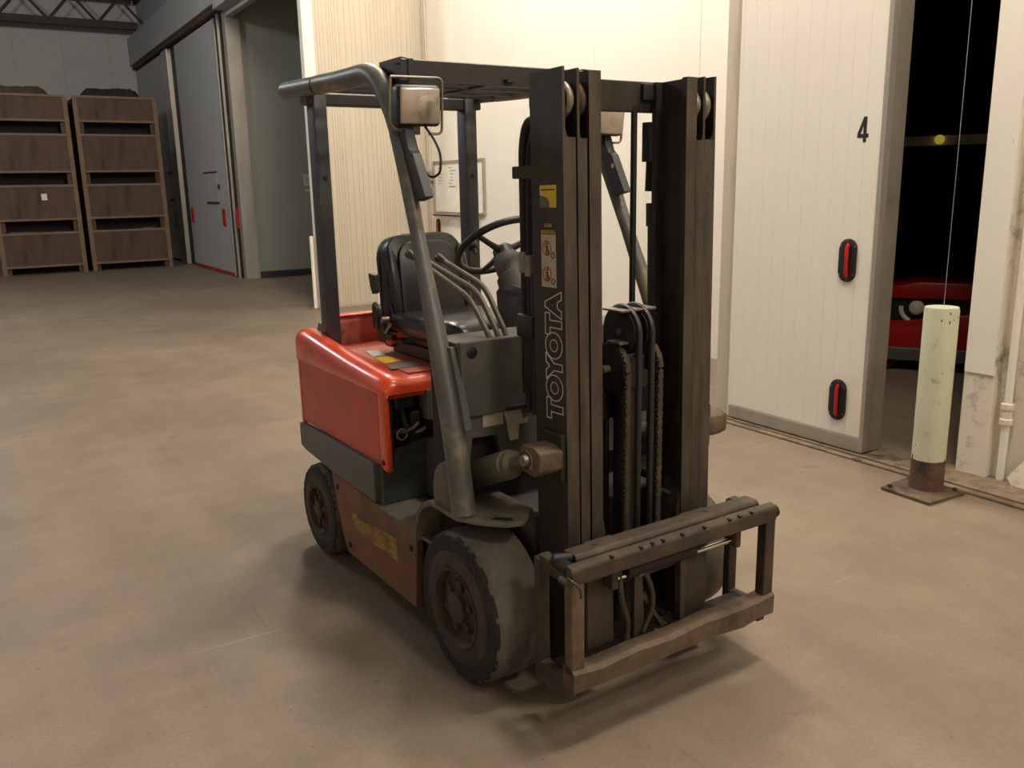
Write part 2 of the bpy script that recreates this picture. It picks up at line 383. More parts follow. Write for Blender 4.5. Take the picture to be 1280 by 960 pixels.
d = struct(empty('door_4', (0, 0, 0)))
DX = 4.66
n = 10; y0, y1 = 3.335, 4.445; pw = (y1 - y0) / n
make('door_core', MB().box(DX + .012, DX + .17, 3.32, 4.455, .03, 3.62), M['edge'], d, smooth=False)
for i in range(n):
    make('panel', MB().box(DX, DX + .02, y0 + i * pw + .0004, y0 + (i + 1) * pw - .0004, .115, 3.6, .0012), M['wall'], d, smooth=False)
make('bottom_rail', MB().box(DX - .006, DX + .18, 3.312, 4.46, .02, .112, .003), M['alu'], d, smooth=False)
make('edge_trim', MB().box(DX - .008, DX + .055, 3.305, 3.334, .025, 3.62, .004), M['alu'], d, smooth=False)
make('edge_seal', MB().box(DX + .055, DX + .19, 3.31, 3.325, .03, 3.62, .003), M['edge'], d, smooth=False)
make('end_trim', MB().tube([(DX + .03, 4.455, .03), (DX + .03, 4.455, 3.62)], .035, 12), M['wall'], d)
def flush_handle(parent, x, y, z, hh=.27, hw=.125, nx=-1):
    def caps(hw, hh, n=10):
        r = hw / 2; P = []
        for k in range(n + 1):
            t = math.pi * k / n; P.append((y + r * math.cos(t), z + hh / 2 - r + r * math.sin(t)))
        for k in range(n + 1):
            t = math.pi + math.pi * k / n; P.append((y + r * math.cos(t), z - hh / 2 + r + r * math.sin(t)))
        return P
    f = make('handle_recess', MB().prism(caps(hw, hh), 'x', x - .012, x + .004, .004), M['black'], parent)
    make('cup', MB().prism(caps(hw * .7, hh * .86), 'x', x - .0135, x - .011), M['ink'], f)
    make('grip', MB().tube([(x - .012, y - .006, z - hh * .37), (x - .026, y - .006, z - hh * .3), (x - .026, y - .006, z + hh * .3), (x - .012, y - .006, z + hh * .37)], .012, 8), M['handle_red'], f)
    for dy, dz in ((-.4, .33), (.4, .33), (-.4, -.33), (.4, -.33), (0, .46), (0, -.46)):
        make('screw', MB().lathe([(0, .003), (.004, .002), (.005, 0)], (x - .012, y + dy * hw, z + dz * hh), (-1, 0, 0), 8), M['steel'], f)
    return f
flush_handle(d, DX, 3.505, 1.232); flush_handle(d, DX, 3.512, .335)
make('number', MB().prism([(3.436, 1.943), (3.436, 1.968), (3.421, 1.968), (3.421, 1.991), (3.436, 1.991), (3.436, 2.09), (3.458, 2.09), (3.498, 1.993), (3.498, 1.968), (3.4575, 1.968), (3.4575, 1.9905), (3.476, 1.9905), (3.4575, 2.04), (3.4575, 1.9905), (3.4574, 1.968), (3.4574, 1.943)], 'x', DX - .0015, DX + .001), M['ink'], d, smooth=False)
make('paint_drip', MB().box(4.8515, 4.853, 2.66, 2.662, 1.9, 1.92), M['marker'], p, smooth=False)
# post at the far end of the door, in front of the bay
struct(make('trim_3', MB().box(4.70, WX + .2, 4.475, 4.64, 0, ROOF, .012), M['panel'], smooth=False))

# ---- whiteboard bay
BX = 6.19
wb = struct(empty('wall_bay', (0, 0, 0)))
make('bay_return', MB().box(WX, BX + .1, 4.64, 4.72, 0, ROOF), M['wall'], wb, smooth=False)
edges = [4.72, 6.46, 8.12, 9.8, 11.4, 12.34]
for a, b in zip(edges, edges[1:]):
    make('wall_panel', MB().box(BX, BX + .1, a + .003, b - .003, 0, ROOF, .003), M['wall'], wb, smooth=False)
make('wall_backing', MB().box(BX + .02, BX + .12, 4.7, 12.4, 0, ROOF), M['edge'], wb, smooth=False)
flush_handle(wb, BX, 12.04, 1.1, .32, .13)
board = tag(empty('whiteboard', (BX - .001, 11.34, 1.72)), 'framed whiteboard with faint marker notes on the cream bay wall', 'whiteboard')
hw, hh = .735, .36
make('writing_surface', MB().box(-.015, -.003, -hw, hw, -hh, hh), M['board'], board, smooth=False)
for a in ((-hw - .03, -hw + .01, -hh - .03, hh + .03), (hw - .01, hw + .03, -hh - .03, hh + .03), (-hw, hw, hh - .01, hh + .03), (-hw, hw, -hh - .03, -hh + .01)):
    make('frame_bar', MB().box(-.032, -.001, *a, .004), M['boardframe'], board, smooth=False)
make('pen_tray', MB().box(-.09, -.03, -hw * .9, hw * .95, -hh - .05, -hh - .035).box(-.09, -.084, -hw * .9, hw * .95, -hh - .05, -hh - .02), M['boardframe'], board, smooth=False)
for k in range(14):
    yy = hw - .1 - (.0 if k < 6 else .34) - random.uniform(0, .05); zz = hh - .08 - (k % 7) * .045
    make('marker_note', MB().box(-.0165, -.0145, yy - random.uniform(.08, .2), yy, zz, zz + .012), M['marker'], board, smooth=False)
cd = tag(empty('conduit', (BX - .02, 12.2, 0)), 'slim cable conduit with a small switch box in the bay corner beside the whiteboard', 'conduit')
make('conduit_run', MB().cyl((0, 0, .02), (0, 0, 5.2), .018, 10).cyl((0, .08, .02), (0, .08, 5.2), .012, 8), M['panel'], cd)
make('switch_box', MB().box(-.05, .018, -.09, .02, 1.82, 1.98, .006), M['boardframe'], cd, smooth=False)

# ---- ribbed partition standing out into the aisle
pt = struct(empty('wall_partition', (0, 0, 0)))
make('partition_core', MB().box(4.36, BX + .1, 12.36, 12.46, 0, ROOF), M['panel'], pt, smooth=False)
rib = MB(); x = 4.50
while x < BX - .02:
    wd_ = random.choice((.035, .046, .06, .085)); rib.box(x, x + wd_, 12.353, 12.362, .02, ROOF, .003); x += wd_ + .005
r = make('ribbed_cladding', rib, M['panel'], pt, smooth=False); r['kind'] = 'stuff'
make('corner_trim', MB().box(4.34, 4.50, 12.335, 12.36, 0, ROOF, .004).box(4.34, 4.362, 12.36, 12.47, 0, ROOF), M['wall'], pt, smooth=False)
make('kick_plate', MB().box(5.25, BX, 12.33, 12.348, 0, .19, .003), M['wall_dirty'], pt, smooth=False)
gp = tag(empty('guard_post', (4.29, 12.42, 0)), 'thin cream post standing at the end of the ribbed partition', 'post')
make('post_tube', MB().cyl((0, 0, .01), (0, 0, 1.07), .028, 12), M['wall'], gp)
make('foot_plate', MB().box(-.09, .09, -.09, .09, 0, .012), M['plate'], gp, smooth=False)

# ---- recess beyond the partition
rc = struct(empty('wall_recess', (0, 0, 0)))
make('recess_back', MB().box(4.98, 9.0, 17.68, 17.8, 0, ROOF), M['greywall'], rc, smooth=False)
make('recess_side', MB().box(8.4, 8.5, 12.46, 17.68, 0, ROOF), M['greywall'], rc, smooth=False)
make('recess_front', MB().box(BX + .1, 8.5, 12.36, 12.46, 0, ROOF), M['greywall'], rc, smooth=False)
make('recess_lintel', MB().box(4.72, 4.84, 12.47, 17.66, 4.95, ROOF), M['greywall'], rc, smooth=False)
make('plinth', MB().box(5.0, 8.4, 17.64, 17.68, 0, .13), M['steelbeam'], rc, smooth=False)
sg = tag(empty('wall_notice', (6.12, 17.675, 1.93)), 'small white notice pinned on the grey recess wall', 'notice')
make('sheet', MB().box(-.09, .06, -.006, 0, -.11, .11), M['white'], sg, smooth=False)
make('printed_frame', MB().box(-.06, .03, -.008, -.006, -.08, -.068).box(-.06, .03, -.008, -.006, .07, .082).box(-.06, -.05, -.008, -.006, -.08, .08).box(.02, .03, -.008, -.006, -.08, .08).box(-.03, 0, -.008, -.006, -.03, .04), M['marker'], sg, smooth=False)
tag(make('wall_tag', MB().box(6.06, 6.15, 17.668, 17.68, 1.70, 1.74), M['white'], smooth=False), 'tiny white tag below the notice on the grey recess wall', 'tag')

# ---- far sliding doors
fd = struct(empty('door_1', (0, 0, 0)))
make('door_slab', MB().box(4.66, 4.80, 18.33, 22.02, .06, 5.02, .006), M['coolwall'], fd, smooth=False)
make('bottom_strip', MB().box(4.65, 4.81, 18.33, 22.02, .01, .075), M['handle_red'], fd, smooth=False)
make('edge_trim', MB().box(4.648, 4.81, 18.29, 18.335, .02, 5.02), M['alu'], fd, smooth=False)
for yy in (18.78, 21.7):
    make('red_handle', MB().box(4.63, 4.66, yy - .09, yy + .09, 1.02, 1.38, .03), M['handle_red'], fd, smooth=False)
ht = make('hatch_plate', MB().box(4.652, 4.66, 19.15, 20.2, 1.52, 2.12), M['coolwall'], fd, smooth=False)
make('hatch_rail', MB().box(4.64, 4.66, 19.1, 20.25, 2.12, 2.15), M['steelbeam'], ht, smooth=False)
make('hatch_rail', MB().box(4.63, 4.66, 19.1, 20.1, 1.48, 1.52), M['steelbeam'], ht, smooth=False)
make('lock', MB().box(4.63, 4.66, 18.95, 19.03, 1.78, 1.88), M['black'], fd, smooth=False)
struct(make('trim_4', MB().box(4.70, 4.98, 17.62, 17.84, 0, 5.1, .01), M['alu'], smooth=False))
gd = struct(make('trim_5', MB().box(4.67, 4.82, 18.13, 18.27, 0, 5.06).box(4.69, 4.82, 17.9, 17.98, 0, 5.06), M['black'], smooth=False))
make('red_marker', MB().box(4.66, 4.70, 17.86, 17.90, 1.0, 1.4), M['handle_red'], gd, smooth=False)
make('guide_strip', MB().box(4.655, 4.70, 18.04, 18.09, 0, 5.06), M['alu'], gd, smooth=False)
wallbox('wall_right_far', 4.82, 5.0, 17.84, 27, 0, ROOF, 'coolwall')
wallbox('wall_right_fascia', 4.5, 4.82, 17.62, 27, 5.16, 5.86, 'coolwall')
struct(make('trim_6', MB().box(4.56, 4.80, 17.64, 27, 5.06, 5.16), M['rust'], smooth=False))
wallbox('wall_right_fascia_near', 4.5, 4.72, 12.46, 17.62, 5.05, 5.86, 'coolwall')
struct(make('trim_7', MB().box(4.60, 4.82, 22.62, 23.3, 0, 5.04, .01), M['alu'], smooth=False))
struct(make('trim_8', MB().box(4.70, 4.82, 22.1, 22.6, 0, 5.06), M['black'], smooth=False))
fd2 = struct(empty('door_2', (0, 0, 0)))
make('door_slab', MB().box(4.64, 4.80, 23.34, 26.95, .05, 5.02, .006), M['coolwall'], fd2, smooth=False)
make('latch', MB().box(4.6, 4.64, 23.5, 23.9, 1.52, 1.58), M['black'], fd2, smooth=False)
make('latch', MB().box(4.6, 4.64, 23.5, 23.9, 2.2, 2.24), M['black'], fd2, smooth=False)
make('grip', MB().box(4.58, 4.64, 23.42, 23.5, .9, 1.3), M['black'], fd2, smooth=False)

# ---- dark store room behind door 4
st = struct(empty('wall_store', (0, 0, 0)))
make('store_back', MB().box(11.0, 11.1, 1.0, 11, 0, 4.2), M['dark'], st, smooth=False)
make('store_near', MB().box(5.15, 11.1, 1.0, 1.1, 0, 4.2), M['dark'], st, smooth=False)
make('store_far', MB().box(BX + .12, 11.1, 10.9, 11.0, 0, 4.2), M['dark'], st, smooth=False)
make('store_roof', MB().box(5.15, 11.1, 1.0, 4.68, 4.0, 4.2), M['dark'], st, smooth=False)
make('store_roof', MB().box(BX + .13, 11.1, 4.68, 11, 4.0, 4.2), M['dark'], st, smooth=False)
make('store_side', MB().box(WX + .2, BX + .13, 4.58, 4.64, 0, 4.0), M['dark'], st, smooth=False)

# red truck standing in the store
tk = tag(empty('red_truck', (7.25, 4.55, 0), math.radians(-58)), 'red industrial truck with a round white light parked in the dark store behind door four', 'truck')
bd = make('body', MB().prism([(-.62, .2), (.9, .2), (.9, .52), (.45, .56), (-.2, .46), (-.62, .44)], 'y', 0, 1.2, .015), M['machine_red'], tk)
make('upper_hood', MB().prism([(-.42, .66), (.9, .66), (.9, .8), (-.1, .815), (-.38, .76)], 'y', .02, 1.18, .02), M['machine_red'], tk)
make('grille_band', MB().box(-.5, .9, .06, 1.14, .42, .68), M['black'], tk, smooth=False)
make('bumper', MB().box(-.64, .9, -.03, 1.2, .1, .22, .01), M['grey'], tk, smooth=False)
lt = make('head_lamp', MB().lathe([(0, .05), (.045, .045), (.062, .03), (.066, 0)], (-.12, .05, .58), (0, -1, 0), 24), M['white'], tk)
make('curved_stripe', MB().tube([(-.12 + .13 * math.cos(t), .04, .58 + .13 * math.sin(t)) for t in [math.radians(a) for a in range(175, 255, 10)]], .022, 6), M['white'], tk)
for xx in (-.35, .55):
    make('wheel', MB().lathe([(0, .0), (.1, 0), (.115, .03), (.115, .13), (.1, .16), (0, .16)], (xx, .02, .115), (0, 1, 0), 24), M['black'], tk)
for xx in (-.55, .8):
    make('guard_post', MB().box(xx - .04, xx + .04, 1.09, 1.14, .5, 2.06), M['dark'], tk, smooth=False)
make('guard_beam', MB().box(-1.3, 1.2, 1.08, 1.15, 2.03, 2.12), M['white'], tk, smooth=False)
make('warning_lamp', MB().lathe([(0, .05), (.04, .04), (.045, 0)], (-.06, 1.08, 2.085), (0, -1, 0), 14), M['beacon'], tk)

# ---- bollard with its pull cord
bo = tag(empty('bollard', (4.425, 2.715, 0)), 'pale green steel bollard with a rusty foot and base plate by the doorway', 'bollard')
make('base_plate', MB().prism([(-.215, -.16), (-.20, .145), (.115, .16), (.10, -.175)], 'z', 0, .02, .003), M['rust_plate'], bo, smooth=False)
make('post', MB().lathe([(.088, .16), (.088, 1.03), (.084, 1.045), (0, 1.045)], (0, 0, 0), (0, 0, 1), 36), M['bollard'], bo)
make('rusty_foot', MB().lathe([(.095, .014), (.0895, .03), (.0892, .15), (.0885, .185), (.088, .19)], (0, 0, 0), (0, 0, 1), 36), M['rust'], bo)
rng = random.Random(3); ch = MB()
for k in range(22):
    t = rng.uniform(0, 6.28); zz = rng.choice([rng.uniform(.18, .28), rng.uniform(.95, 1.03), rng.uniform(.2, 1.0)]); s_ = rng.uniform(.003, .009)
    ch.sphere((.0865 * math.cos(t), .0865 * math.sin(t), zz), s_, (.25 + abs(math.sin(t)) * .6, .25 + abs(math.cos(t)) * .6, rng.uniform(.7, 2)), 8)
make('paint_chips', ch, M['rust'], bo)['kind'] = 'stuff'
for sx, sy in ((-.17, .11), (.07, -.13)):
    make('anchor_bolt', MB().lathe([(0, .018), (.013, .018), (.013, 0)], (sx, sy, .019), (0, 0, 1), 6), M['rust'], bo)
tag(make('pull_cord', MB().cyl((4.44, 2.715, 1.05), (4.44, 2.715, ROOF), .0016, 6), M['marker']), 'thin pale cord hanging from the roof to the bollard top', 'cord')

# ---- stacks of wooden crates
ROWS = [(0, .93), (.93, 1.03), (1.96, 1.09), (3.05, .82)]
ordn = ['lowest', 'second', 'third', 'topmost']
def crate(x, y, z, h, wd, label):
    c = tag(empty('wooden_crate', (x, y, z)), label, 'crate', 'stacked wooden crates at the far end')
    gap = .16 if z == 0 else .25
    for px in (.03, wd - .03):
        for py in (.03, 1.17):
            make('corner_post', MB().box(px - .045, px + .045, py - .045, py + .045, 0, h - .002), M['wood_rail'], c, smooth=False)
    make('front_panel', MB().box(.07, wd - .07, .0, .02, gap, h - .05), M['wood'], c, smooth=False)
    make('back_panel', MB().box(.07, wd - .07, 1.18, 1.2, gap, h - .05), M['wood'], c, smooth=False)
    for px in (.0, wd - .02): make('side_panel', MB().box(px, px + .02, .07, 1.13, gap, h - .05), M['wood'], c, smooth=False)
    make('floor_boards', MB().box(.02, wd - .02, .02, 1.18, gap, gap + .03), M['wood'], c, smooth=False)
    make('top_rail', MB().box(.0, wd, -.025, .02, h - .055, h - .005), M['wood_rail'], c, smooth=False)
    make('bottom_rail', MB().box(.05, wd - .05, -.02, .02, gap, gap + .045), M['wood_rail'], c, smooth=False)
    for py in (.1, .6, 1.1):
        for px in (.11, wd - .11): make('skid', MB().box(px - .05, px + .05, py - .05, py + .05, 0, gap), M['wood'], c, smooth=False)
    make('skid_board', MB().box(.16, wd - .16, .5, .58, .0, gap), M['dark'], c, smooth=False)
    return c
for ci, (cx, wd, nm) in enumerate(((.62, 1.66, 'in the stack further from the sliding doors'), (2.42, 1.72, 'in the stack next to the sliding doors'))):
    for ri, (z, h) in enumerate(ROWS):
        c = crate(cx, 22.05, z, h, wd, ('%s open-slotted brown wooden crate %s' % (ordn[ri], nm)))
        if ci == 0 and ri == 1: pass
    if ci == 0:
        tag(make('paper_label', MB().box(1.55, 1.66, 22.038, 22.049, 1.62, 1.76), M['white'], smooth=False), 'small white paper label on a wooden crate front', 'label')
def lump(name, x0, x1, y0, y1, z, h, m, label, cat):
    nx, ny = 14, 8; rng = random.Random(name); mb = MB(); V = []
    for i in range(nx + 1):
        row = []
        for j in range(ny + 1):
            e = min(1, min(i, nx - i) / 1.5, min(j, ny - j) / 1.2)
            row.append(mb.bm.verts.new((x0 + (x1 - x0) * i / nx, y0 + (y1 - y0) * j / ny, z + .002 + h * e * (.8 + .2 * rng.random()))))
        V.append(row)
    for i in range(nx):
        for j in range(ny): mb.bm.faces.new((V[i][j], V[i + 1][j], V[i + 1][j + 1], V[i][j + 1]))
    b = [mb.bm.verts.new((x, y, z + .002)) for x, y in ((x0, y0), (x1, y0), (x1, y1), (x0, y1))]; mb.bm.faces.new(b[::-1])
    return tag(make(name, mb, M[m]), label, cat)
lump('folded_sheet', .62, 1.98, 22.15, 23.1, 3.868, .2, 'brownsheet', 'flat brown folded sheet on the crate stack further from the doors', 'sheet')
lump('black_sheet', 2.62, 3.86, 22.15, 23.1, 3.868, .22, 'tarp', 'crumpled black sheet on top of the crate stack next to the doors', 'sheet')

# ---- ceiling lamps
for i, (lx, ly, lz, lw, lc_, where) in enumerate(LAMPS):
    e = tag(empty('ceiling_lamp', (lx, ly, lz)), 'round pendant ceiling lamp hung ' + where, 'lamp', 'lamps hung under the roof')
    make('shade', MB().lathe([(.06, .56), (.10, .50), (.40, .47), (.50, .42), (.48, .42), (.38, .455), (.08, .48), (.05, .55)], (0, 0, 0), (0, 0, 1), 28), M['lampbody'], e)
    make('hanger', MB().cyl((0, 0, .53), (0, 0, ROOF - lz), .012, 8), M['steelbeam'], e)
    la = bpy.data.lights.new('lamp_light', 'POINT'); la.shadow_soft_size = .42; la.energy = lw; la.color = lc_
    lo = bpy.data.objects.new('lamp_light', la); COL.objects.link(lo); lo.parent = e; lo.location = (0, 0, -.02)

# ================================================================== THE FORKLIFT
FL = tag(empty('forklift', FO, FROT), 'worn red and dark grey electric forklift without forks standing in the aisle', 'forklift')
def P(name, mb, m, parent=None, **k): return make(name, mb, M[m], parent or FL, **k)

# --- chassis, side plates, skirts, steps
P('chassis', MB().box(-1.5, .1, -.33, .33, .13, .46, .01).box(-1.25, -.3, -.49, .49, .16, .44, .01), 'dark', smooth=False)
P('front_axle', MB().cyl((0, -.36, .275), (0, .36, .275), .09, 20).box(-.13, .12, -.3, .3, .14, .60, .02), 'grey')
P('rear_axle', MB().cyl((-1.34, -.4, .215), (-1.34, .4, .215), .05, 14), 'dark')
for s_ in (-1, 1):
    a, b = (-.537, -.505) if s_ < 0 else (.505, .537)
    sp = P('side_plate', MB().prism([(-1.175, .465), (-.325, .432), (-.36, .12), (-1.035, .112), (-1.075, .17), (-1.125, .3), (-1.155, .4)], 'y', a, b, .004), 'orange_worn', smooth=False)
    if s_ < 0:
        P('warning_decal', MB().prism([(-.955, .33), (-.90, .335), (-.895, .315), (-.70, .345), (-.504, .358), (-.505, .258), (-.60, .27), (-.72, .255), (-.80, .27), (-.93, .262), (-.94, .30)], 'y', -.5385, -.536), 'yellow_worn', sp, smooth=False)
        tl = MB()
        for k in range(7):
            tl.box(-.86 + k * .008, -.53 - (k % 3) * .03, -.5392, -.538, .338 - k * .011, .341 - k * .011)
        P('faded_print', tl, 'orange_worn', sp, smooth=False)
        for bx_, bz_ in ((-1.11, .405), (-.375, .365), (-1.0, .16)):
            P('bolt', MB().lathe([(0, .008), (.012, .006), (.014, 0)], (bx_, a, bz_), (0, -1, 0), 10), 'black', sp)
    P('skirt_panel', MB().prism([(-1.56, .50), (-1.56, .612), (-.69, .622), (-.69, .455), (-1.16, .468), (-1.50, .485)], 'y', a - .003 if s_ < 0 else a, b if s_ < 0 else b + .003, .005), 'grey', smooth=False)
# cut-out end of the skirt and step well
for s_ in (-1, 1):
    Y = lambda v: v * -s_     # v given for the right-hand side (negative y)
    def ybox(mb, x0, x1, ya, yb, z0, z1, bev=0): ya, yb = sorted((Y(ya), Y(yb))); return mb.box(x0, x1, ya, yb, z0, z1, bev)
    P('step_plate', ybox(MB(), -.72, -.14, -.535, -.05, .432, .447, .003), 'grey_dust', smooth=False)
    mb = MB(); ybox(mb, -.70, -.66, -.515, -.30, .447, .615, .004); mb.prism([(Y(-.49), .60), (Y(-.49), .665), (Y(-.46), .676), (Y(-.37), .70), (Y(-.30), .712), (Y(-.30), .60)], 'x', -.69, -.64, .004)
    P('step_riser', mb, 'dgplastic', smooth=False)
    P('step_side_panel', ybox(MB(), -.66, -.16, -.315, -.28, .447, .71, .008), 'dgplastic', smooth=False)
P('step_screw', MB().lathe([(0, .006), (.012, .004), (.013, 0)], (-.64, -.45, .645), (1, 0, 0), 10), 'steel')
# --- battery bay
P('battery', MB().box(-1.42, -.665, -.455, .455, .50, .93, .006), 'black', smooth=False)
bb = P('battery_bay', MB().box(-.665, -.655, -.45, .45, .70, .94).box(-.68, -.60, -.50, -.485, .62, .94), 'dark', smooth=False)
P('plug', MB().box(-.655, -.58, -.335, -.285, .80, .93, .006).box(-.60, -.575, -.325, -.295, .80, .92, .004), 'grey_dust', bb, smooth=False)
P('battery_cable', MB().tube(fillet([(-.64, -.43, .93), (-.61, -.43, .80), (-.60, -.40, .745), (-.60, -.34, .76), (-.62, -.31, .80)], .05), .012, 8), 'black', bb)
P('battery_cable', MB().tube(fillet([(-.64, -.46, .76), (-.59, -.44, .765), (-.58, -.40, .78), (-.63, -.35, .79)], .04), .008, 8), 'rim', bb)
P('cable_ring', MB().torus((-.60, -.445, .755), (1, 0, 0), .022, .004, 20, 6), 'steel', bb)
P('latch_pin', MB().cyl((-.62, -.42, .955), (-.62, -.42, .90), .012, 10).sphere((-.62, -.42, .90), .016), 'steel', bb)
P('cell_cap', MB().box(-.66, -.60, -.47, -.38, .86, .92, .01).box(-.66, -.61, -.40, -.35, .72, .84, .01), 'plastic', bb, smooth=False)

# --- side covers and hood
for s_ in (-1, 1):
    a, b = (-.515, -.49) if s_ < 0 else (.49, .515)
    c = P('side_cover', MB().box(-1.555, -.665, a, b, .618, .935, .006), 'red_side', smooth=False)
    P('front_stile', MB().prism([(-.667, .935), (-.60, .95), (-.598, .60), (-.667, .605)], 'y', a - .003, b + .003, .012, seg=3), 'red', c)
    P('rear_stile', MB().box(-1.592, -1.56, a, b, .60, .95, .008), 'red', c)
    P('screw', MB().lathe([(0, .005), (.011, .003), (.012, 0)], (-.632, a - .003 if s_ < 0 else b + .003, .64), (0, s_, 0), 10), 'black', c)
def hood_sec(x, zr, zt, iy, dz):
    R_ = [(-.517, .925), (-.524, .945), (-.522, zr - .045), (-.510, zr - .02), (-.488, zr - .004), (-.465, zr), (-.44, zr - .004), (-.415, max(zt, zr - .025)), (-.385, zt), (-.2, zt)]
    full = R_ + [(-y, z) for y, z in R_[::-1]]
    return [(x, y * iy, .925 if abs(z - .925) < 1e-6 else z - dz) for y, z in full]
hs = [(-1.597, 1.06, 1.045, .985, .02), (-1.58, 1.075, 1.05, .998, .004), (-1.52, 1.078, .995, 1, 0), (-1.3, 1.052, .99, 1, 0), (-1.0, 1.02, .99, 1, 0), (-.8, 1.004, .988, 1, 0), (-.68, .998, .986, 1, 0), (-.63, .995, .985, .998, .003), (-.605, .99, .98, .985, .012), (-.595, .985, .975, .965, .03)]
hood = P('hood', MB().loft([hood_sec(*h) for h in hs]), 'red', ang=55)
P('hood_top', MB().prism([(-1.47, -.375), (-.66, -.375), (-.66, .375), (-1.47, .375)], 'z', .986, .992, .002), 'red_dusty', hood, smooth=False)
def quadz(name, px, z, m, parent):
    pts = [fk(u, v, 'z', z) for u, v in px]
    return P(name, MB().prism([(q.x, q.y) for q in pts], 'z', z, z + .0015), m, parent, smooth=False)
quadz('white_label', [(457, 439), (473, 438), (482, 444), (467, 446)], .993, 'white', hood)
quadz('yellow_label', [(468, 447), (483, 445), (503, 451), (481, 455)], .993, 'yellow', hood)
quadz('data_plate', [(484, 457), (507, 451), (530, 456), (489, 462)], .993, 'grey_dust', hood)
rcw = P('rear_cowl', MB().prism([(-1.60, .93), (-1.46, .93), (-1.455, 1.10), (-1.475, 1.125), (-1.60, 1.115)], 'y', -.35, .40, .01), 'red_dusty')
P('cowl_cap', MB().prism([(-1.62, 1.105), (-1.455, 1.125), (-1.455, 1.135), (-1.62, 1.12)], 'y', -.355, .42, .004), 'red', rcw)
P('cowl_screw', MB().lathe([(0, .01), (.012, .007), (.014, 0)], (-1.455, -.33, 1.06), (1, 0, 0), 10), 'steel', rcw)
cw = []
for x, k in ((-1.56, 1), (-1.66, .97), (-1.73, .88), (-1.76, .72)):
    cw.append([(x, -.36 * k, .40), (x, -.42 * k, .52), (x, -.43 * k, .9), (x, -.38 * k, 1.08), (x, .38 * k, 1.08), (x, .43 * k, .9), (x, .42 * k, .52), (x, .36 * k, .40)])
P('counterweight', MB().loft(cw), 'grey')

# --- wheels
def wheel(x, y, r, wd, out, name, nuts=6):
    ax = (0, out, 0); o = (x, y, r); rng = random.Random(int(abs(x) * 100) + 5)
    t = P(name, MB().lathe([(.50 * r, -wd + .012), (.90 * r, -wd + .002), (.985 * r, -wd + .016), (r, -wd + .04), (r, -.035), (.985 * r, -.014), (.955 * r, -.004), (.50 * r, -.006)], o, ax, 56), 'tyre')
    # torn black outer band with a ragged edge
    n = 84; mb = MB(); A = []; B = []; C = []
    for k in range(n):
        a = 2 * math.pi * k / n; c_, s2 = math.cos(a), math.sin(a)
        ro = r * (.972 + rng.uniform(-.012, .016)); ri = r * (.735 + .012 * math.sin(5 * a) + rng.uniform(-.01, .012))
        A.append(mb.bm.verts.new((x + ro * c_, y - out * .009, r + ro * s2)))
        B.append(mb.bm.verts.new((x + (ro - .012) * c_, y + out * .003, r + (ro - .012) * s2)))
        C.append(mb.bm.verts.new((x + ri * c_, y + out * .004, r + ri * s2)))
    for k in range(n):
        k2 = (k + 1) % n
        mb.bm.faces.new((A[k], A[k2], B[k2], B[k])); mb.bm.faces.new((B[k], B[k2], C[k2], C[k]))
    P('torn_sidewall', mb, 'tyre_side', t)
    P('sidewall', MB().lathe([(.79 * r, .001), (.72 * r, .0065), (.64 * r, .006), (.56 * r, .009), (.52 * r, .004)], o, ax, 56), 'tyre_inner', t)
    P('rim', MB().lathe([(.53 * r, .004), (.525 * r, .012), (.50 * r, .012), (.48 * r, .002), (.46 * r, -.018), (.36 * r, -.022), (.34 * r, -.012), (.20 * r, -.012), (.19 * r, .008), (.13 * r, .014), (0, .014)], o, ax, 48), 'rim', t)
    for j in range(nuts):
        an = j * 2 * math.pi / nuts + .3
        P('wheel_nut', MB().lathe([(0, .016), (.014, .015), (.017, 0)], (x + .29 * r * math.cos(an), y - out * .014, r + .29 * r * math.sin(an)), ax, 10), 'rim', t)
    return t
wheel(0, -.55, .275, .21, -1, 'front_wheel'); wheel(0, .55, .275, .21, 1, 'front_wheel')
wheel(-1.35, -.545, .222, .17, -1, 'rear_wheel'); wheel(-1.35, .545, .222, .17, 1, 'rear_wheel')

# --- fenders, pillar feet
for s_ in (-1, 1):
    Y = lambda v: v * -s_
    f = P('fender', MB().prism([(-.16, Y(-.56)), (.03, Y(-.56)), (.115, Y(-.515)), (.185, Y(-.45)), (.20, Y(-.395)), (.12, Y(-.30)), (-.16, Y(-.30))], 'z', .612, .63, .004), 'grey_dust', smooth=False)
    P('wheel_arch', MB().loft([[(x, Y(-.56), z), (x, Y(-.30), z), (x + .012, Y(-.30), z - .014), (x + .012, Y(-.56), z - .014)] for x, z in ((-.14, .63), (-.185, .622), (-.225, .598), (-.262, .56), (-.285, .51), (-.30, .445))]), 'grey_dust', f)
    P('pillar_foot', MB().prism([(-.155, .625), (-.155, .70), (-.14, .745), (-.11, .78), (-.07, .80), (-.02, .80), (.0, .625)], 'y', *sorted((Y(-.548), Y(-.50))), .008), 'grey_dust', f)
    P('slot', MB().prism([(.12, Y(-.475)), (.16, Y(-.445)), (.175, Y(-.42)), (.155, Y(-.41)), (.115, Y(-.45))], 'z', .6302, .6312), 'black', f, smooth=False)

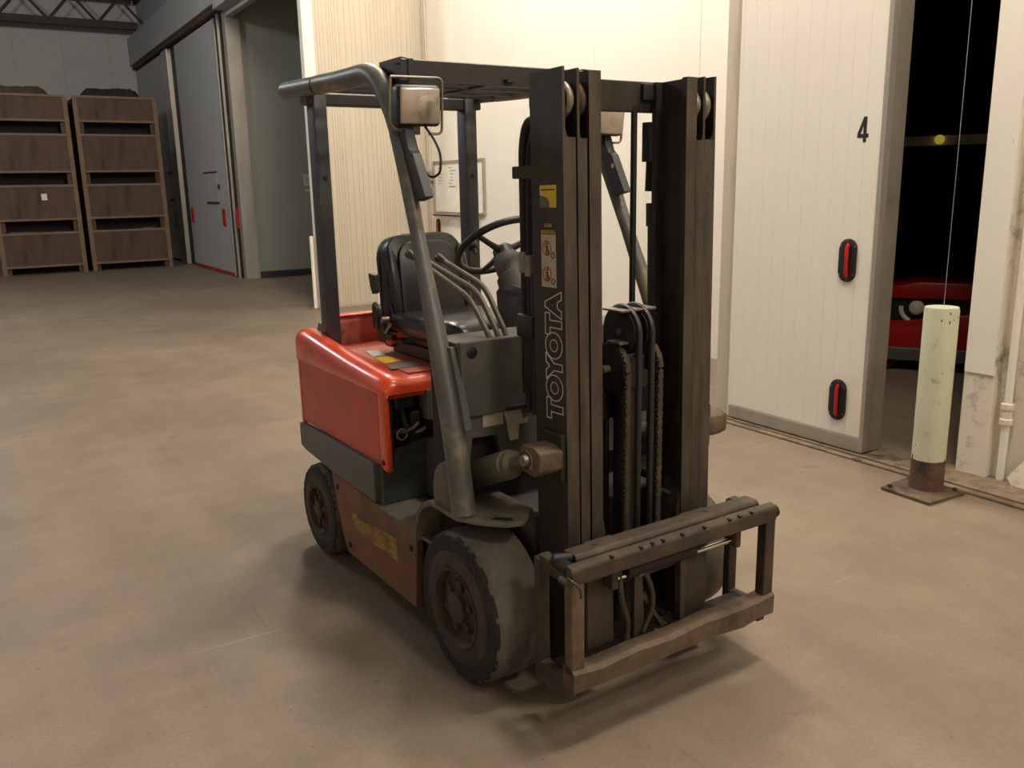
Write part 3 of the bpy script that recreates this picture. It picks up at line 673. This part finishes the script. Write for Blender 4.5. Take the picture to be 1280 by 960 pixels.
# --- overhead guard
rr_ = [(1, .45), (.92, .8), (.7, .95), (0, 1), (-.7, .95), (-.92, .8), (-1, .45), (-1, -.45), (-.92, -.8), (-.7, -.95), (0, -1), (.7, -.95), (.92, -.8), (1, -.45)]
for s_ in (-1, 1):
    sy = -s_
    main = [(-1.235, -.45, 2.166), (-1.0, -.45, 2.158), (-.67, -.45, 2.156), (-.52, -.455, 2.02), (-.40, -.47, 1.76), (-.308, -.483, 1.55), (-.135, -.507, 1.17), (-.018, -.521, .85), (.028, -.526, .628)]
    pts = fillet([(x, y * sy, z) for x, y, z in main], .13, 7)
    def prad(z):
        K = [(2.3, .041), (2.05, .040), (1.92, .032), (1.55, .026), (1.35, .031), (1.15, .038), (.6, .043)]
        for (z1_, r1_), (z0_, r0_) in zip(K, K[1:]):
            if z >= z0_: return r0_ + (r1_ - r0_) * (z - z0_) / (z1_ - z0_)
        return .043
    rad = [prad(q.z) for q in pts]
    t = P('guard_pillar', MB().tube(pts, rad, 16), 'tubegrey', ang=60)
    P('tail_tube', MB().cyl((-1.65, sy * -.45, 2.18), (-1.262, sy * -.45, 2.167), .039, 18), 'tubegrey', t)
    P('joint_gap', MB().cyl((-1.265, sy * -.45, 2.167), (-1.232, sy * -.45, 2.166), .03, 14), 'black', t)
    # flat flange welded along the lower half of the pillar
    P('pillar_flange', MB().loft([[(x + .02, sy * (y + .015), z), (x + .045, sy * (y + .02), z), (x + .045, sy * (y + .045), z), (x + .02, sy * (y + .045), z)] for x, y, z in ((-.135, -.512, 1.19), (-.125, -.512, 1.17), (-.055, -.517, .98), (-.035, -.52, .92))]), 'grey', t)
    # rear post
    ya, yb = sorted((sy * -.425, sy * -.36))
    rp_ = P('rear_post', MB().box(-1.475, -1.385, ya, yb, .97, 2.15, .008), 'bluegrey')
    P('post_bolt', MB().lathe([(0, .006), (.01, .004), (.011, 0)], (-1.384, sy * -.39, 1.78), (1, 0, 0), 8), 'black', rp_)
    P('roof_bracket', MB().box(-1.47, -1.39, *sorted((sy * -.455, sy * -.36)), 2.10, 2.165, .006), 'bluegrey', rp_)
    P('corner_gusset', MB().prism([(-.68, 2.12), (-.68, 2.19), (-.50, 2.19), (-.44, 2.176), (-.44, 2.09), (-.50, 2.07)], 'y', *sorted((sy * -.425, sy * -.405))), 'roofbar', t, smooth=False)
P('front_roof_bar', MB().prism([(-.465, 2.10), (-.445, 2.10), (-.445, 2.172), (-.465, 2.178), (-.53, 2.178), (-.53, 2.166), (-.465, 2.163)], 'y', -.445, .425), 'roofbar', smooth=False)
P('rear_roof_bar', MB().box(-1.465, -1.40, -.44, .44, 2.098, 2.15, .005), 'roofbar', smooth=False)
for x in (-1.24, -1.08, -.92, -.76, -.60): P('roof_bar', MB().box(x - .008, x + .03, -.42, .42, 2.135, 2.165, .003), 'roofbar', smooth=False)
P('roof_spine', MB().box(-1.42, -.42, -.02, .02, 2.112, 2.122), 'roofbar', smooth=False)

# --- head lamps
for s_ in (-1, 1):
    cx, cy, cz = (-.365, -.425, 2.008) if s_ < 0 else (-.345, .425, 1.985)
    R_ = Matrix.Rotation(math.radians(-8 if s_ < 0 else 6), 4, 'Z') @ Matrix.Rotation(math.radians(6), 4, 'Y')
    T_ = Matrix.Translation((cx, cy, cz)) @ R_
    h = P('head_lamp', MB().box(-.075, .0, -.082, .082, -.07, .07, .018, T_, 3), 'plastic')
    P('lens', MB().box(-.006, .008, -.073, .073, -.061, .061, .007, T_, 3), 'lens', h)
    P('reflector', MB().lathe([(.045, .0), (.03, .004), (0, .006)], T_ @ Vector((.006, .025, 0)), R_ @ Vector((1, 0, 0)), 20), 'lens', h)
    sg_ = [(-.02, -.10, .095), (-.02, .09, .095), (-.02, .09, -.095), (-.02, .04, -.095)]
    P('lamp_guard', MB().tube(fillet([T_ @ Vector(q) for q in sg_], .02, 4), .005, 8).tube(fillet([T_ @ Vector(q) for q in [(-.02, -.10, .095), (-.02, -.105, -.06), (-.02, -.08, -.085), (-.04, -.03, -.085)]], .02, 4), .005, 8), 'steel', h)
    P('lamp_stay', MB().box(-.12, -.05, -.03, .02, -.10, -.065, .004, T_), 'steel', h, smooth=False)
    yy = s_ * .452
    br = P('lamp_bracket', MB().prism([(-.47, 1.935), (-.40, 1.94), (-.375, 1.86), (-.345, 1.845), (-.262, 1.695), (-.335, 1.68)], 'y', yy - .022, yy + .016, .004), 'bluegrey', smooth=False)
    if s_ < 0:
        P('lamp_cable', MB().tube(fillet([(-.38, -.40, 1.94), (-.34, -.39, 1.90), (-.305, -.38, 1.84), (-.30, -.39, 1.775), (-.325, -.41, 1.76), (-.35, -.42, 1.78)], .04), .0045, 8), 'black', br)
    else:
        for zz in (1.86, 1.80): P('hole', MB().lathe([(0, .002), (.01, .002)], (-.355 if zz > 1.82 else -.335, yy - .0225, zz), (0, -1, 0), 10), 'white', br)

# --- front cowl, dash
cowl = P('front_cowl', MB().prism([(-.475, 1.212), (.475, 1.212), (.475, .945), (-.475, .945)], 'x', -.075, -.045, .006), 'grey', smooth=False)
P('cowl_lower', MB().prism([(-.475, .955), (.475, .955), (.475, .70), (.2, .70), (-.18, .70), (-.31, .77), (-.325, .862), (-.432, .868), (-.44, .77), (-.475, .77)], 'x', -.095, -.065, .004), 'grey', cowl, smooth=False)
P('cowl_top', MB().box(-.26, -.05, -.47, .47, 1.185, 1.205, .006), 'grey', cowl, smooth=False)
P('cowl_lip', MB().box(-.06, -.035, -.30, .30, .945, .965, .006), 'plastic', cowl, smooth=False)
P('cowl_hole_disc', MB().lathe([(0, .003), (.018, .003), (.022, 0)], fk(590, 441, 'x', -.045), (1, 0, 0), 16), 'black', cowl)  # black disc put in for the dark of a hole
P('inner_panel', MB().box(-.30, -.11, -.46, .46, .46, 1.18), 'dark', cowl, smooth=False)
pl = MB()
P('worn_label', MB().box(-.0645, -.063, -.385, -.30, .895, .94, .0004), 'offwhite', cowl, smooth=False)
P('hanging_tag', MB().prism([(-.30, .955), (-.235, .965), (-.215, .90), (-.195, .905), (-.20, .885), (-.235, .885), (-.24, .83), (-.275, .828)], 'x', -.063, -.058), 'offwhite', cowl, smooth=False)

# --- steering column and wheel
sc_ = Vector((-.50, .0, 1.462)); sn = Vector((-.60, 0, .80)).normalized()
P('steering_column', MB().lathe([(.052, -.02), (.058, -.03), (.058, -.10), (.07, -.11), (.075, -.20), (.055, -.215), (.05, -.40)], sc_, sn, 20).lathe([(0, -.0), (.05, -.012), (.052, -.02)], sc_, sn, 20), 'column')
P('column_shroud', MB().loft([[(-.40 + k * dx, -.09 * w_, z), (-.26, -.11 * w_, z - .02), (-.26, .11 * w_, z - .02), (-.40 + k * dx, .09 * w_, z)] for z, dx, w_, k in ((1.36, -.02, .6, 1), (1.32, -.03, .95, 1), (1.22, 0, 1.1, 1), (1.10, .04, 1.15, 1))]), 'plastic')
sw = P('steering_wheel', MB().torus(sc_ + sn * .035, sn, .185, .0145, 48, 10), 'plastic')
u_ = Vector((0, 1, 0)); v_ = sn.cross(u_)
for an in (90, 210, 330):
    dr = u_ * math.cos(math.radians(an)) + v_ * math.sin(math.radians(an))
    P('spoke', MB().tube([sc_ + sn * .01 + dr * .03, sc_ + sn * .02 + dr * .10, sc_ + sn * .035 + dr * .18], [.016, .012, .011], 8), 'plastic', sw)
P('wheel_hub', MB().lathe([(0, .035), (.03, .033), (.042, .02), (.044, -.01)], sc_, sn, 20), 'plastic', sw)
kp = fk(580, 322, 'y', -.02); kp = sc_ + sn * .035 + (kp - sc_ - sn * .035).normalized() * .185
P('spinner_knob', MB().cyl(kp, kp + sn * .03, .01, 10).sphere(kp + sn * .045, .024), 'plastic', sw)

# --- hydraulic levers
for yy, kn, bend, bs in ((-.335, (511, 317), (587, 372), (612, 421)), (-.30, (531, 325), (597, 364), (623, 419)), (-.265, (548, 322), (606, 358), (632, 416))):
    k0 = fk(*kn, 'y', yy); k1 = fk(*bend, 'y', yy); k2 = fk(*bs, 'y', yy); k3 = Vector((k2.x + .02, yy, 1.15))
    lv = P('control_lever', MB().tube(fillet([k0, k1, k2, k3], .06), .0105, 10), 'lever')
    dd = (k0 - k1).normalized()
    P('lever_knob', MB().tube([k0 - dd * .07, k0 - dd * .02, k0 + dd * .0, k0 + dd * .012], [.009, .016, .019, .012], 10), 'plastic', lv)

# --- seat
st_ = P('seat_base', MB().box(-1.15, -.62, -.21, .21, .99, 1.05, .01).box(-1.05, -.66, -.19, .19, 1.04, 1.08, .01), 'plastic', smooth=False)
def rrect(w_, h0, h1, r, n=6, top=None):
    P_ = []
    for cx, cy, a0, rr in ((w_ - r, h0 + r, -90, r), ((top or w_) - r * 1.6, h1 - r * 1.6, 0, r * 1.6), (-(top or w_) + r * 1.6, h1 - r * 1.6, 90, r * 1.6), (-w_ + r, h0 + r, 180, r)):
        for k in range(n + 1):
            t = math.radians(a0 + 90 * k / n); P_.append((cx + rr * math.cos(t), cy + rr * math.sin(t)))
    return P_
Bk = Matrix.Translation((-1.12, 0, 1.06)) @ Matrix.Rotation(math.radians(-13), 4, 'Y')
bk = P('backrest', MB().prism(rrect(.222, .03, .47, .06, top=.20), 'x', -.07, .02, .022, Bk, 3), 'seat', ang=70)
P('back_pad', MB().prism(rrect(.165, .07, .43, .05, top=.15), 'x', .0, .042, .024, Bk, 3), 'seat', bk, ang=70)
for s_ in (-1, 1): P('back_bolster', MB().tube([Bk @ Vector((.018, s_ * .183, q)) for q in (.06, .12, .25, .36, .41)], [.012, .028, .034, .028, .01], 12), 'seat', bk, ang=70)
P('back_shell', MB().prism(rrect(.227, .02, .475, .06, top=.205), 'x', -.085, -.06, .008, Bk), 'plastic', bk)
cu = []
for x, z, w_, t_ in ((-1.14, 1.125, .20, .03), (-1.10, 1.13, .235, .05), (-.95, 1.125, .245, .06), (-.75, 1.13, .245, .062), (-.58, 1.145, .24, .058), (-.50, 1.14, .225, .045), (-.475, 1.12, .20, .022)):
    sec = []
    for k in range(24):
        a_ = 2 * math.pi * k / 24; c_, s2 = math.cos(a_), math.sin(a_)
        e_ = .55; yy = w_ * math.copysign(abs(c_) ** e_, c_); zz = z + t_ * math.copysign(abs(s2) ** e_, s2)
        if s2 > 0: zz += .018 * min(1, (abs(yy) / w_) ** 4) - .006
        sec.append((x, yy, zz))
    cu.append(sec)
cs = P('seat_cushion', MB().loft(cu), 'seat', ang=70)
P('cushion_piping', MB().tube([(x, -(.238 if abs(x + .8) < .26 else .22), 1.135) for x in (-1.1, -.95, -.8, -.65, -.55)], .008, 6), 'plastic', cs)
sb = P('seat_side_bracket', MB().prism([(-1.16, 1.04), (-1.08, 1.04), (-1.10, 1.13), (-1.17, 1.16)], 'y', -.275, -.24, .006), 'plastic', smooth=False)
P('recline_lever', MB().lathe([(0, .015), (.02, .014), (.026, 0)], (-1.15, -.265, 1.17), (0, -1, 0), 16).prism([(-1.19, 1.10), (-1.14, 1.10), (-1.145, 1.20), (-1.175, 1.225), (-1.195, 1.20)], 'y', -.285, -.265, .006), 'plastic', sb)
P('belt_reel', MB().prism([(-1.235, 1.35), (-1.17, 1.345), (-1.165, 1.27), (-1.20, 1.255), (-1.22, 1.29)], 'y', -.275, -.245, .004), 'plastic', sb, smooth=False)
P('belt_buckle', MB().box(-1.10, -1.04, -.27, -.235, 1.03, 1.085, .006), 'plastic', sb, smooth=False)
P('release_button', MB().box(-1.085, -1.037, -.272, -.24, 1.04, 1.06, .003), 'redprint', sb, smooth=False)
P('adjuster_bolt', MB().cyl((-1.09, -.25, 1.15), (-1.09, -.285, 1.15), .014, 10).cyl((-1.07, -.25, 1.13), (-1.07, -.28, 1.09), .008, 8), 'steel', sb)

# --- mast
MT = Matrix.Translation((.25, 0, .65)) @ Matrix.Rotation(math.radians(-.8), 4, 'Y') @ Matrix.Translation((-.25, 0, -.65)) @ Matrix.Translation((.012, 0, 0))
def rail(s_, yw0, yw1, yf, x0, x1, z0, z1, notch, name):
    """C section: web yw0..yw1, flanges reach yf (right-hand values are negative)"""
    Y = lambda v: v * -s_
    th = .020
    C_ = [(x0, yw0), (x1, yw0), (x1, yf), (x1 - th, yf), (x1 - th, yw1), (x0 + th, yw1), (x0 + th, yf), (x0, yf)]
    zt = notch or z1
    mb = MB().prism([(a, Y(b)) for a, b in C_], 'z', z0, zt, .0)
    if notch:
        N_ = [(x0, yw0), (x1 - .001, yw0), (x1 - .001, yw0 + .009), (x0 + th, yw1), (x0 + th, yf), (x0, yf)]
        mb.prism([(a, Y(b)) for a, b in N_], 'z', zt, z1)
        for k in range(6):   # curved run-out of the notch
            t0 = k / 6; hh_ = .03 * (1 - math.sqrt(max(0, 1 - (1 - t0) ** 2)))
            ya = yw0 + (yf - yw0) * (.18 + .82 * k / 6 * .35); yb = yw0 + (yf - yw0) * (.18 + .82 * (k + 1) / 6 * .35)
            mb.prism([(x1 - th, Y(ya)), (x1 - .0005, Y(ya)), (x1 - .0005, Y(yb)), (x1 - th, Y(yb))], 'z', zt, zt + .001 + .03 * (1 - t0) ** 2)
    o = P(name, mb, 'mast', smooth=False, tf=MT)
    fm = MB().box(x1 - .001, x1 + .002, *sorted((Y(yw0), Y(yf))), z0, zt)
    if notch: fm.box(x1 - .001, x1 + .002, *sorted((Y(yw0), Y(yw0 + .009))), zt, z1)
    P('worn_face', fm, 'flange', o, smooth=False, tf=MT)
    return o
for s_ in (-1, 1):
    Y = lambda v: v * -s_
    oR = rail(s_, -.318, -.300, -.270, .165, .333, .09, 2.065, 1.865, 'outer_mast_rail')
    mR = rail(s_, -.266, -.250, -.229, .172, .336, .12, 2.062, 1.862, 'middle_mast_rail')
    iR = rail(s_, -.224, -.206, -.178, .178, .340, .15, 2.058, None, 'inner_mast_rail')
    for par, yy in ((oR, -.285), (mR, -.239)):
        P('roller', MB().lathe([(0, -.013), (.05, -.013), (.056, -.007), (.057, 0), (.056, .007), (.05, .013), (0, .013)], (.281, Y(yy), 1.975), (0, 1, 0), 28), 'rim' if (yy > -.25 and s_ < 0) else 'steel', par, tf=MT)
    # tilt cylinder, clevis and boss on the rail side
    tb = P('tilt_boss', MB().prism([(.235, .82), (.30, .815), (.335, .84), (.335, .90), (.30, .915), (.235, .912), (.215, .89), (.215, .845)], 'y', *sorted((Y(-.42), Y(-.315))), .006), 'carriage_worn', tf=None)
    P('clevis_pin', MB().lathe([(0, .02), (.018, .018), (.022, 0)], (.262, Y(-.42), .866), (0, s_, 0), 14).lathe([(.030, .004), (.034, .0)], (.262, Y(-.42), .866), (0, s_, 0), 14), 'steel', tb)
    P('boss_plate', MB().box(.23, .335, *sorted((Y(-.335), Y(-.314))), .79, .95, .006), 'mast', tb, smooth=False)
    tc_ = P('tilt_cylinder', MB().cyl((-.16, Y(-.372), .69), (.085, Y(-.372), .795), .052, 20), 'grey_dust')
    P('gland', MB().cyl((.08, Y(-.372), .793), (.11, Y(-.372), .806), .044, 20), 'grey_dust', tc_)
    P('rod', MB().cyl((.10, Y(-.372), .802), (.25, Y(-.372), .864), .02, 14), 'steel', tc_)
    # side lift cylinders behind the rails
    lc = P('lift_cylinder', MB().cyl((.128, Y(-.245), .14), (.128, Y(-.245), 1.62), .03, 16), 'mast', tf=MT)
    P('piston_rod', MB().cyl((.128, Y(-.245), 1.6), (.128, Y(-.245), 1.99), .017, 12), 'mast', lc, tf=MT)
    P('cylinder_head', MB().cyl((.128, Y(-.245), 1.58), (.128, Y(-.245), 1.66), .036, 16), 'mast', lc, tf=MT)
    P('anchor_lug', MB().prism([(Y(-.20), .40), (Y(-.15), .40), (Y(-.165), .60), (Y(-.185), .69), (Y(-.20), .69)], 'x', .25, .335), 'flange', smooth=False, tf=MT)
P('top_crossbar', MB().box(.148, .166, -.31, .31, 1.962, 2.062, .004), 'mast', smooth=False, tf=MT)
P('middle_crossbar', MB().box(.155, .172, -.26, .26, .92, 1.02, .004), 'mast', smooth=False, tf=MT)
P('bottom_crossbar', MB().box(.15, .19, -.31, .31, .12, .34, .006), 'mast', smooth=False, tf=MT)
P('crossbar_clip', MB().box(.166, .185, .135, .185, 2.0, 2.055, .004), 'mast', smooth=False, tf=MT)
# lettering and labels on the right-hand outer rail (flat print on the web)
RW = -.318
LETM = Matrix.Translation((.277, RW - .0008, 1.193)) @ Matrix(((0, -1, 0, 0), (0, 0, -1, 0), (1, 0, 0, 0), (0, 0, 0, 1)))
LS = .106
me = text_mesh('TOYOTA', LS, .0008, outline=.0019, offset=.0075)
xs = [v.co.x for v in me.vertices]; kx = .418 / (max(xs) - min(xs)); me.transform(Matrix.Diagonal((kx, 1, 1, 1)))
let = obj_from_mesh('lettering', me, M['outline'], FL, MT @ LETM)
lb = P('caution_label', MB().box(.214, .292, RW - .0012, RW, 1.414, 1.578), 'offwhite', smooth=False, tf=MT)
P('warning_strip', MB().box(.214, .292, RW - .0012, RW, 1.580, 1.592), 'yellow_worn', lb, smooth=False, tf=MT)
for zc in (1.536, 1.455):
    P('red_ring', MB().torus((.244, RW - .0015, zc), (0, 1, 0), .022, .0018, 24, 4).tube([(.229, RW - .0015, zc + .015), (.259, RW - .0015, zc - .015)], .0018, 4), 'redprint', lb, tf=MT)
    P('figure', MB().sphere((.246, RW - .001, zc + .014), .005, (1, .2, 1), 8).prism([(.241, zc - .012), (.251, zc - .012), (.250, zc + .008), (.242, zc + .008)], 'y', RW - .0018, RW - .001).box(.238, .243, RW - .0018, RW - .001, zc - .024, zc - .012).box(.249, .254, RW - .0018, RW - .001, zc - .024, zc - .012), 'ink', lb, smooth=False, tf=MT)
    P('wheel_symbol', MB().torus((.276, RW - .0012, zc - .022), (0, 1, 0), .0085, .0018, 18, 4), 'ink', lb, tf=MT)
yl = P('yellow_sticker', MB().box(.212, .298, RW - .0012, RW, 1.660, 1.728), 'yellow', smooth=False, tf=MT)
P('grey_corner', MB().prism([(.212, 1.660), (.262, 1.660), (.262, 1.675), (.252, 1.690), (.212, 1.698)], 'y', RW - .0016, RW - .001), 'grey_dust', yl, smooth=False, tf=MT)
P('print_line', MB().box(.22, .29, RW - .0016, RW - .001, 1.712, 1.716), 'ink', yl, smooth=False, tf=MT)
P('yellow_tab', MB().box(.232, .272, RW - .0012, RW, 1.60, 1.612), 'yellow_worn', yl, smooth=False, tf=MT)
# hoses behind the right rail
hz = P('hose_bundle', MB().tube(fillet([(.14, -.27, 1.93), (.06, -.262, 1.93), (.025, -.255, 1.85), (.02, -.25, 1.5), (.02, -.25, 1.02)], .09), .016, 10).tube(fillet([(.15, -.25, 1.90), (.075, -.25, 1.9), (.052, -.25, 1.83), (.05, -.25, 1.5), (.05, -.25, 1.02)], .08), .013, 10), 'black')
P('hose_fitting', MB().cyl((.02, -.252, 1.44), (.02, -.252, 1.51), .02, 12).cyl((.052, -.252, 1.43), (.052, -.252, 1.50), .018, 12), 'steel', hz)
P('hose_clamp', MB().box(.0, .16, -.285, -.262, 1.75, 1.79, .004), 'mast', hz, smooth=False)
P('valve_pipe', MB().cyl((.035, -.252, 1.2), (.035, -.252, .95), .012, 10).cyl((.07, -.252, 1.44), (.07, -.252, .95), .01, 10).box(.0, .1, -.28, -.24, 1.22, 1.30, .008), 'mast', hz)

# --- free-lift cylinder, sheaves, chains and hoses in the middle
cy = P('free_lift_cylinder', MB().cyl((.225, .026, .16), (.225, .026, 1.12), .042, 20), 'mast')
P('cylinder_cap', MB().cyl((.235, .035, 1.09), (.235, .035, 1.15), .05, 20), 'mast', cy)
P('support_plate', MB().box(.17, .28, -.03, .10, 1.04, 1.10, .006), 'mast', cy, smooth=False)
def sheave(y, z, r, wd, m, x=.25):
    return P('sheave', MB().lathe([(0, -wd / 2), (r, -wd / 2), (r, -wd / 2 + .004), (r * .86, -.003), (r * .86, .003), (r, wd / 2 - .004), (r, wd / 2), (0, wd / 2)], (x, y, z), (0, 1, 0), 36), m)
s1 = sheave(-.012, 1.24, .08, .03, 'mast'); s2_ = sheave(.044, 1.24, .08, .03, 'mast')
sheave(-.047, 1.115, .08, .026, 'mast', .235); sheave(.098, 1.115, .08, .026, 'mast', .235)
P('sheave_pin', MB().cyl((.25, -.03, 1.24), (.25, .115, 1.24), .012, 10).cyl((.235, -.09, 1.115), (.235, .16, 1.115), .014, 10).box(.235, .30, -.065, -.02, 1.205, 1.213), 'steel')
P('top_keeper', MB().box(.20, .30, -.06, .095, 1.312, 1.320, .002), 'steel', smooth=False)
for y in (-.012, .044):
    P('hydraulic_hose', MB().tube([(.25 - .085 * math.cos(t), y, 1.24 + .085 * math.sin(t)) for t in [math.radians(a) for a in range(0, 181, 12)]] + [(.335, y, 1.0), (.335, y, .45)], .011, 8).tube([(.165, y, 1.24), (.165, y, .5)], .011, 8), 'plastic')
for y in (-.047, .098):
    mb = MB(); z = 1.115
    path = [(.235 + .084 * math.cos(t), 1.115 + .084 * math.sin(t)) for t in [math.radians(a) for a in range(170, -1, -11)]] + [(.319, 1.115 - .0165 * k) for k in range(1, 42)]
    for k, (px, pz) in enumerate(path):
        nx_, nz_ = path[min(k + 1, len(path) - 1)]; an = math.atan2(nz_ - pz, nx_ - px) if k < len(path) - 1 else -math.pi / 2
        wd = .0115 if k % 2 else .0075
        mb.cbox((px, y, pz), (.0175, wd * 2, .012), 0, Matrix.Rotation(-an, 4, 'Y'))
        mb.cbox((px, y, pz), (.006, .027, .006), 0, Matrix.Rotation(-an, 4, 'Y'))
    P('lift_chain', mb, 'carriage', smooth=False)
P('guide_bracket', MB().tube(fillet([fk(824, 611, 'x', .30), fk(838, 616, 'x', .30), fk(847, 645, 'x', .30)], .02), .008, 6), 'flange')
P('pull_rope', MB().cyl((.155, .112, 1.98), (.155, .112, 1.25), .011, 8), 'black')
P('mast_chain_anchor', MB().cyl((.15, .19, 1.93), (.15, .19, 1.80), .028, 12).cyl((.15, .19, 1.83), (.15, .185, 1.70), .012, 8), 'black')

# --- carriage
up = P('upper_carriage_bar', MB().prism([(.43, .52), (.43, .612), (.488, .612), (.497, .60), (.497, .56), (.475, .55), (.475, .52)], 'y', -.40, .425, .004), 'carriage', smooth=False)
for y in (-.30, .19): P('bar_hole', MB().lathe([(0, .0012), (.009, .001), (.011, 0)], (.46, y, .612), (0, 0, 1), 10), 'black', up)
fb = P('front_carriage_bar', MB().prism([(.512, .542), (.512, .60), (.52, .607), (.545, .60), (.55, .592), (.55, .548), (.545, .542)], 'y', -.457, .458, .003), 'carriage', smooth=False)
for y in (-.30, -.18, -.13, -.085, .0, .10, .22, .27, .33): P('fork_notch', MB().box(.538, .5515, y - .005, y + .005, .597, .6055), 'black', fb, smooth=False)
P('bar_end_boss', MB().cyl((.525, .458, .57), (.525, .475, .57), .024, 16), 'black', fb)
P('locking_hook', MB().tube(fillet([(.53, -.46, .57), (.56, -.47, .575), (.575, -.445, .55), (.573, -.44, .515)], .02), .0045, 8).cyl((.505, -.466, .558), (.548, -.466, .558), .012, 12), 'flange', fb)
P('pivot_bolt', MB().cyl((.44, -.44, .59), (.515, -.44, .585), .022, 12).cyl((.45, -.455, .60), (.47, -.40, .60), .018, 10), 'black', up)
lowb = P('lower_front_bar', MB().loft([[(.50, y, z0), (.555 + w_, y, z0 - .004), (.558 + w_, y, z1 - .012), (.545, y, z1), (.50, y, z1)] for y, z0, z1, w_ in ((-.457, .19, .265, 0), (-.35, .193, .255, .004), (-.2, .188, .262, 0), (-.05, .196, .258, .005), (.05, .19, .262, .0), (.12, .20, .268, .003), (.2, .19, .262, .002), (.3, .182, .264, .004), (.38, .192, .262, 0), (.458, .19, .27, 0))]), 'carriage_worn', ang=25)
for s_ in (-1, 1):
    Y = lambda v: v * -s_
    P('front_upright', MB().box(.508, .548, *sorted((Y(-.457), Y(-.408))), .24, .56, .004), 'carriage_worn' if s_ < 0 else 'carriage', smooth=False)
    P('rear_upright', MB().box(.345, .375, *sorted((Y(-.457), Y(-.415))), .13, .575, .004), 'carriage', smooth=False)
    P('side_bar', MB().box(.36, .52, *sorted((Y(-.455), Y(-.418))), .145, .215, .004), 'carriage', smooth=False)
    P('upper_side_bar', MB().box(.36, .50, *sorted((Y(-.45), Y(-.41))), .535, .585, .004), 'carriage', smooth=False)
    P('carriage_plate', MB().box(.40, .425, *((-.30, -.188) if s_ < 0 else (.122, .24)), .17, .60, .004), 'carriage', smooth=False)
P('lower_carriage_bar', MB().box(.40, .46, -.42, .42, .15, .225, .005), 'mast', smooth=False)
P('side_shift_cylinder', MB().cyl((.445, -.16, .475), (.445, .15, .475), .026, 16), 'mast')
P('shift_rod', MB().cyl((.452, -.21, .466), (.452, -.15, .466), .009, 12).cyl((.452, .14, .466), (.452, .34, .466), .009, 12), 'chrome')
for y in (-.225, .35): P('rod_mount', MB().box(.425, .475, y - .013, y + .013, .44, .54, .004), 'carriage', smooth=False)
vb = P('centre_bracket', MB().prism([(-.12, .49), (-.085, .49), (-.075, .25), (-.075, .21), (-.12, .21)], 'x', .43, .45, .003).prism([(.08, .49), (.105, .49), (.105, .21), (.085, .21)], 'x', .43, .46, .003).box(.43, .46, -.16, .11, .2, .222, .003).box(.40, .42, -.18, .12, .42, .50, .004).prism([(-.08, .36), (-.07, .38), (.0, .26), (.04, .225), (.01, .225)], 'x', .43, .446), 'carriage', smooth=False)
P('hose_loop', MB().tube(fillet([(.45, -.19, .49), (.46, -.185, .38), (.455, -.15, .30), (.45, -.155, .215)], .06), .010, 8).tube(fillet([(.455, -.10, .48), (.46, -.06, .42), (.46, -.04, .33), (.455, -.085, .24)], .05), .009, 8), 'carriage', vb)
P('bracket_bolt', MB().lathe([(0, .014), (.016, .012), (.02, 0)], (.452, -.10, .465), (1, 0, 0), 12).lathe([(0, .01), (.01, .008), (.012, 0)], (.46, -.03, .225), (0, 0, 1), 8), 'carriage_worn', vb)
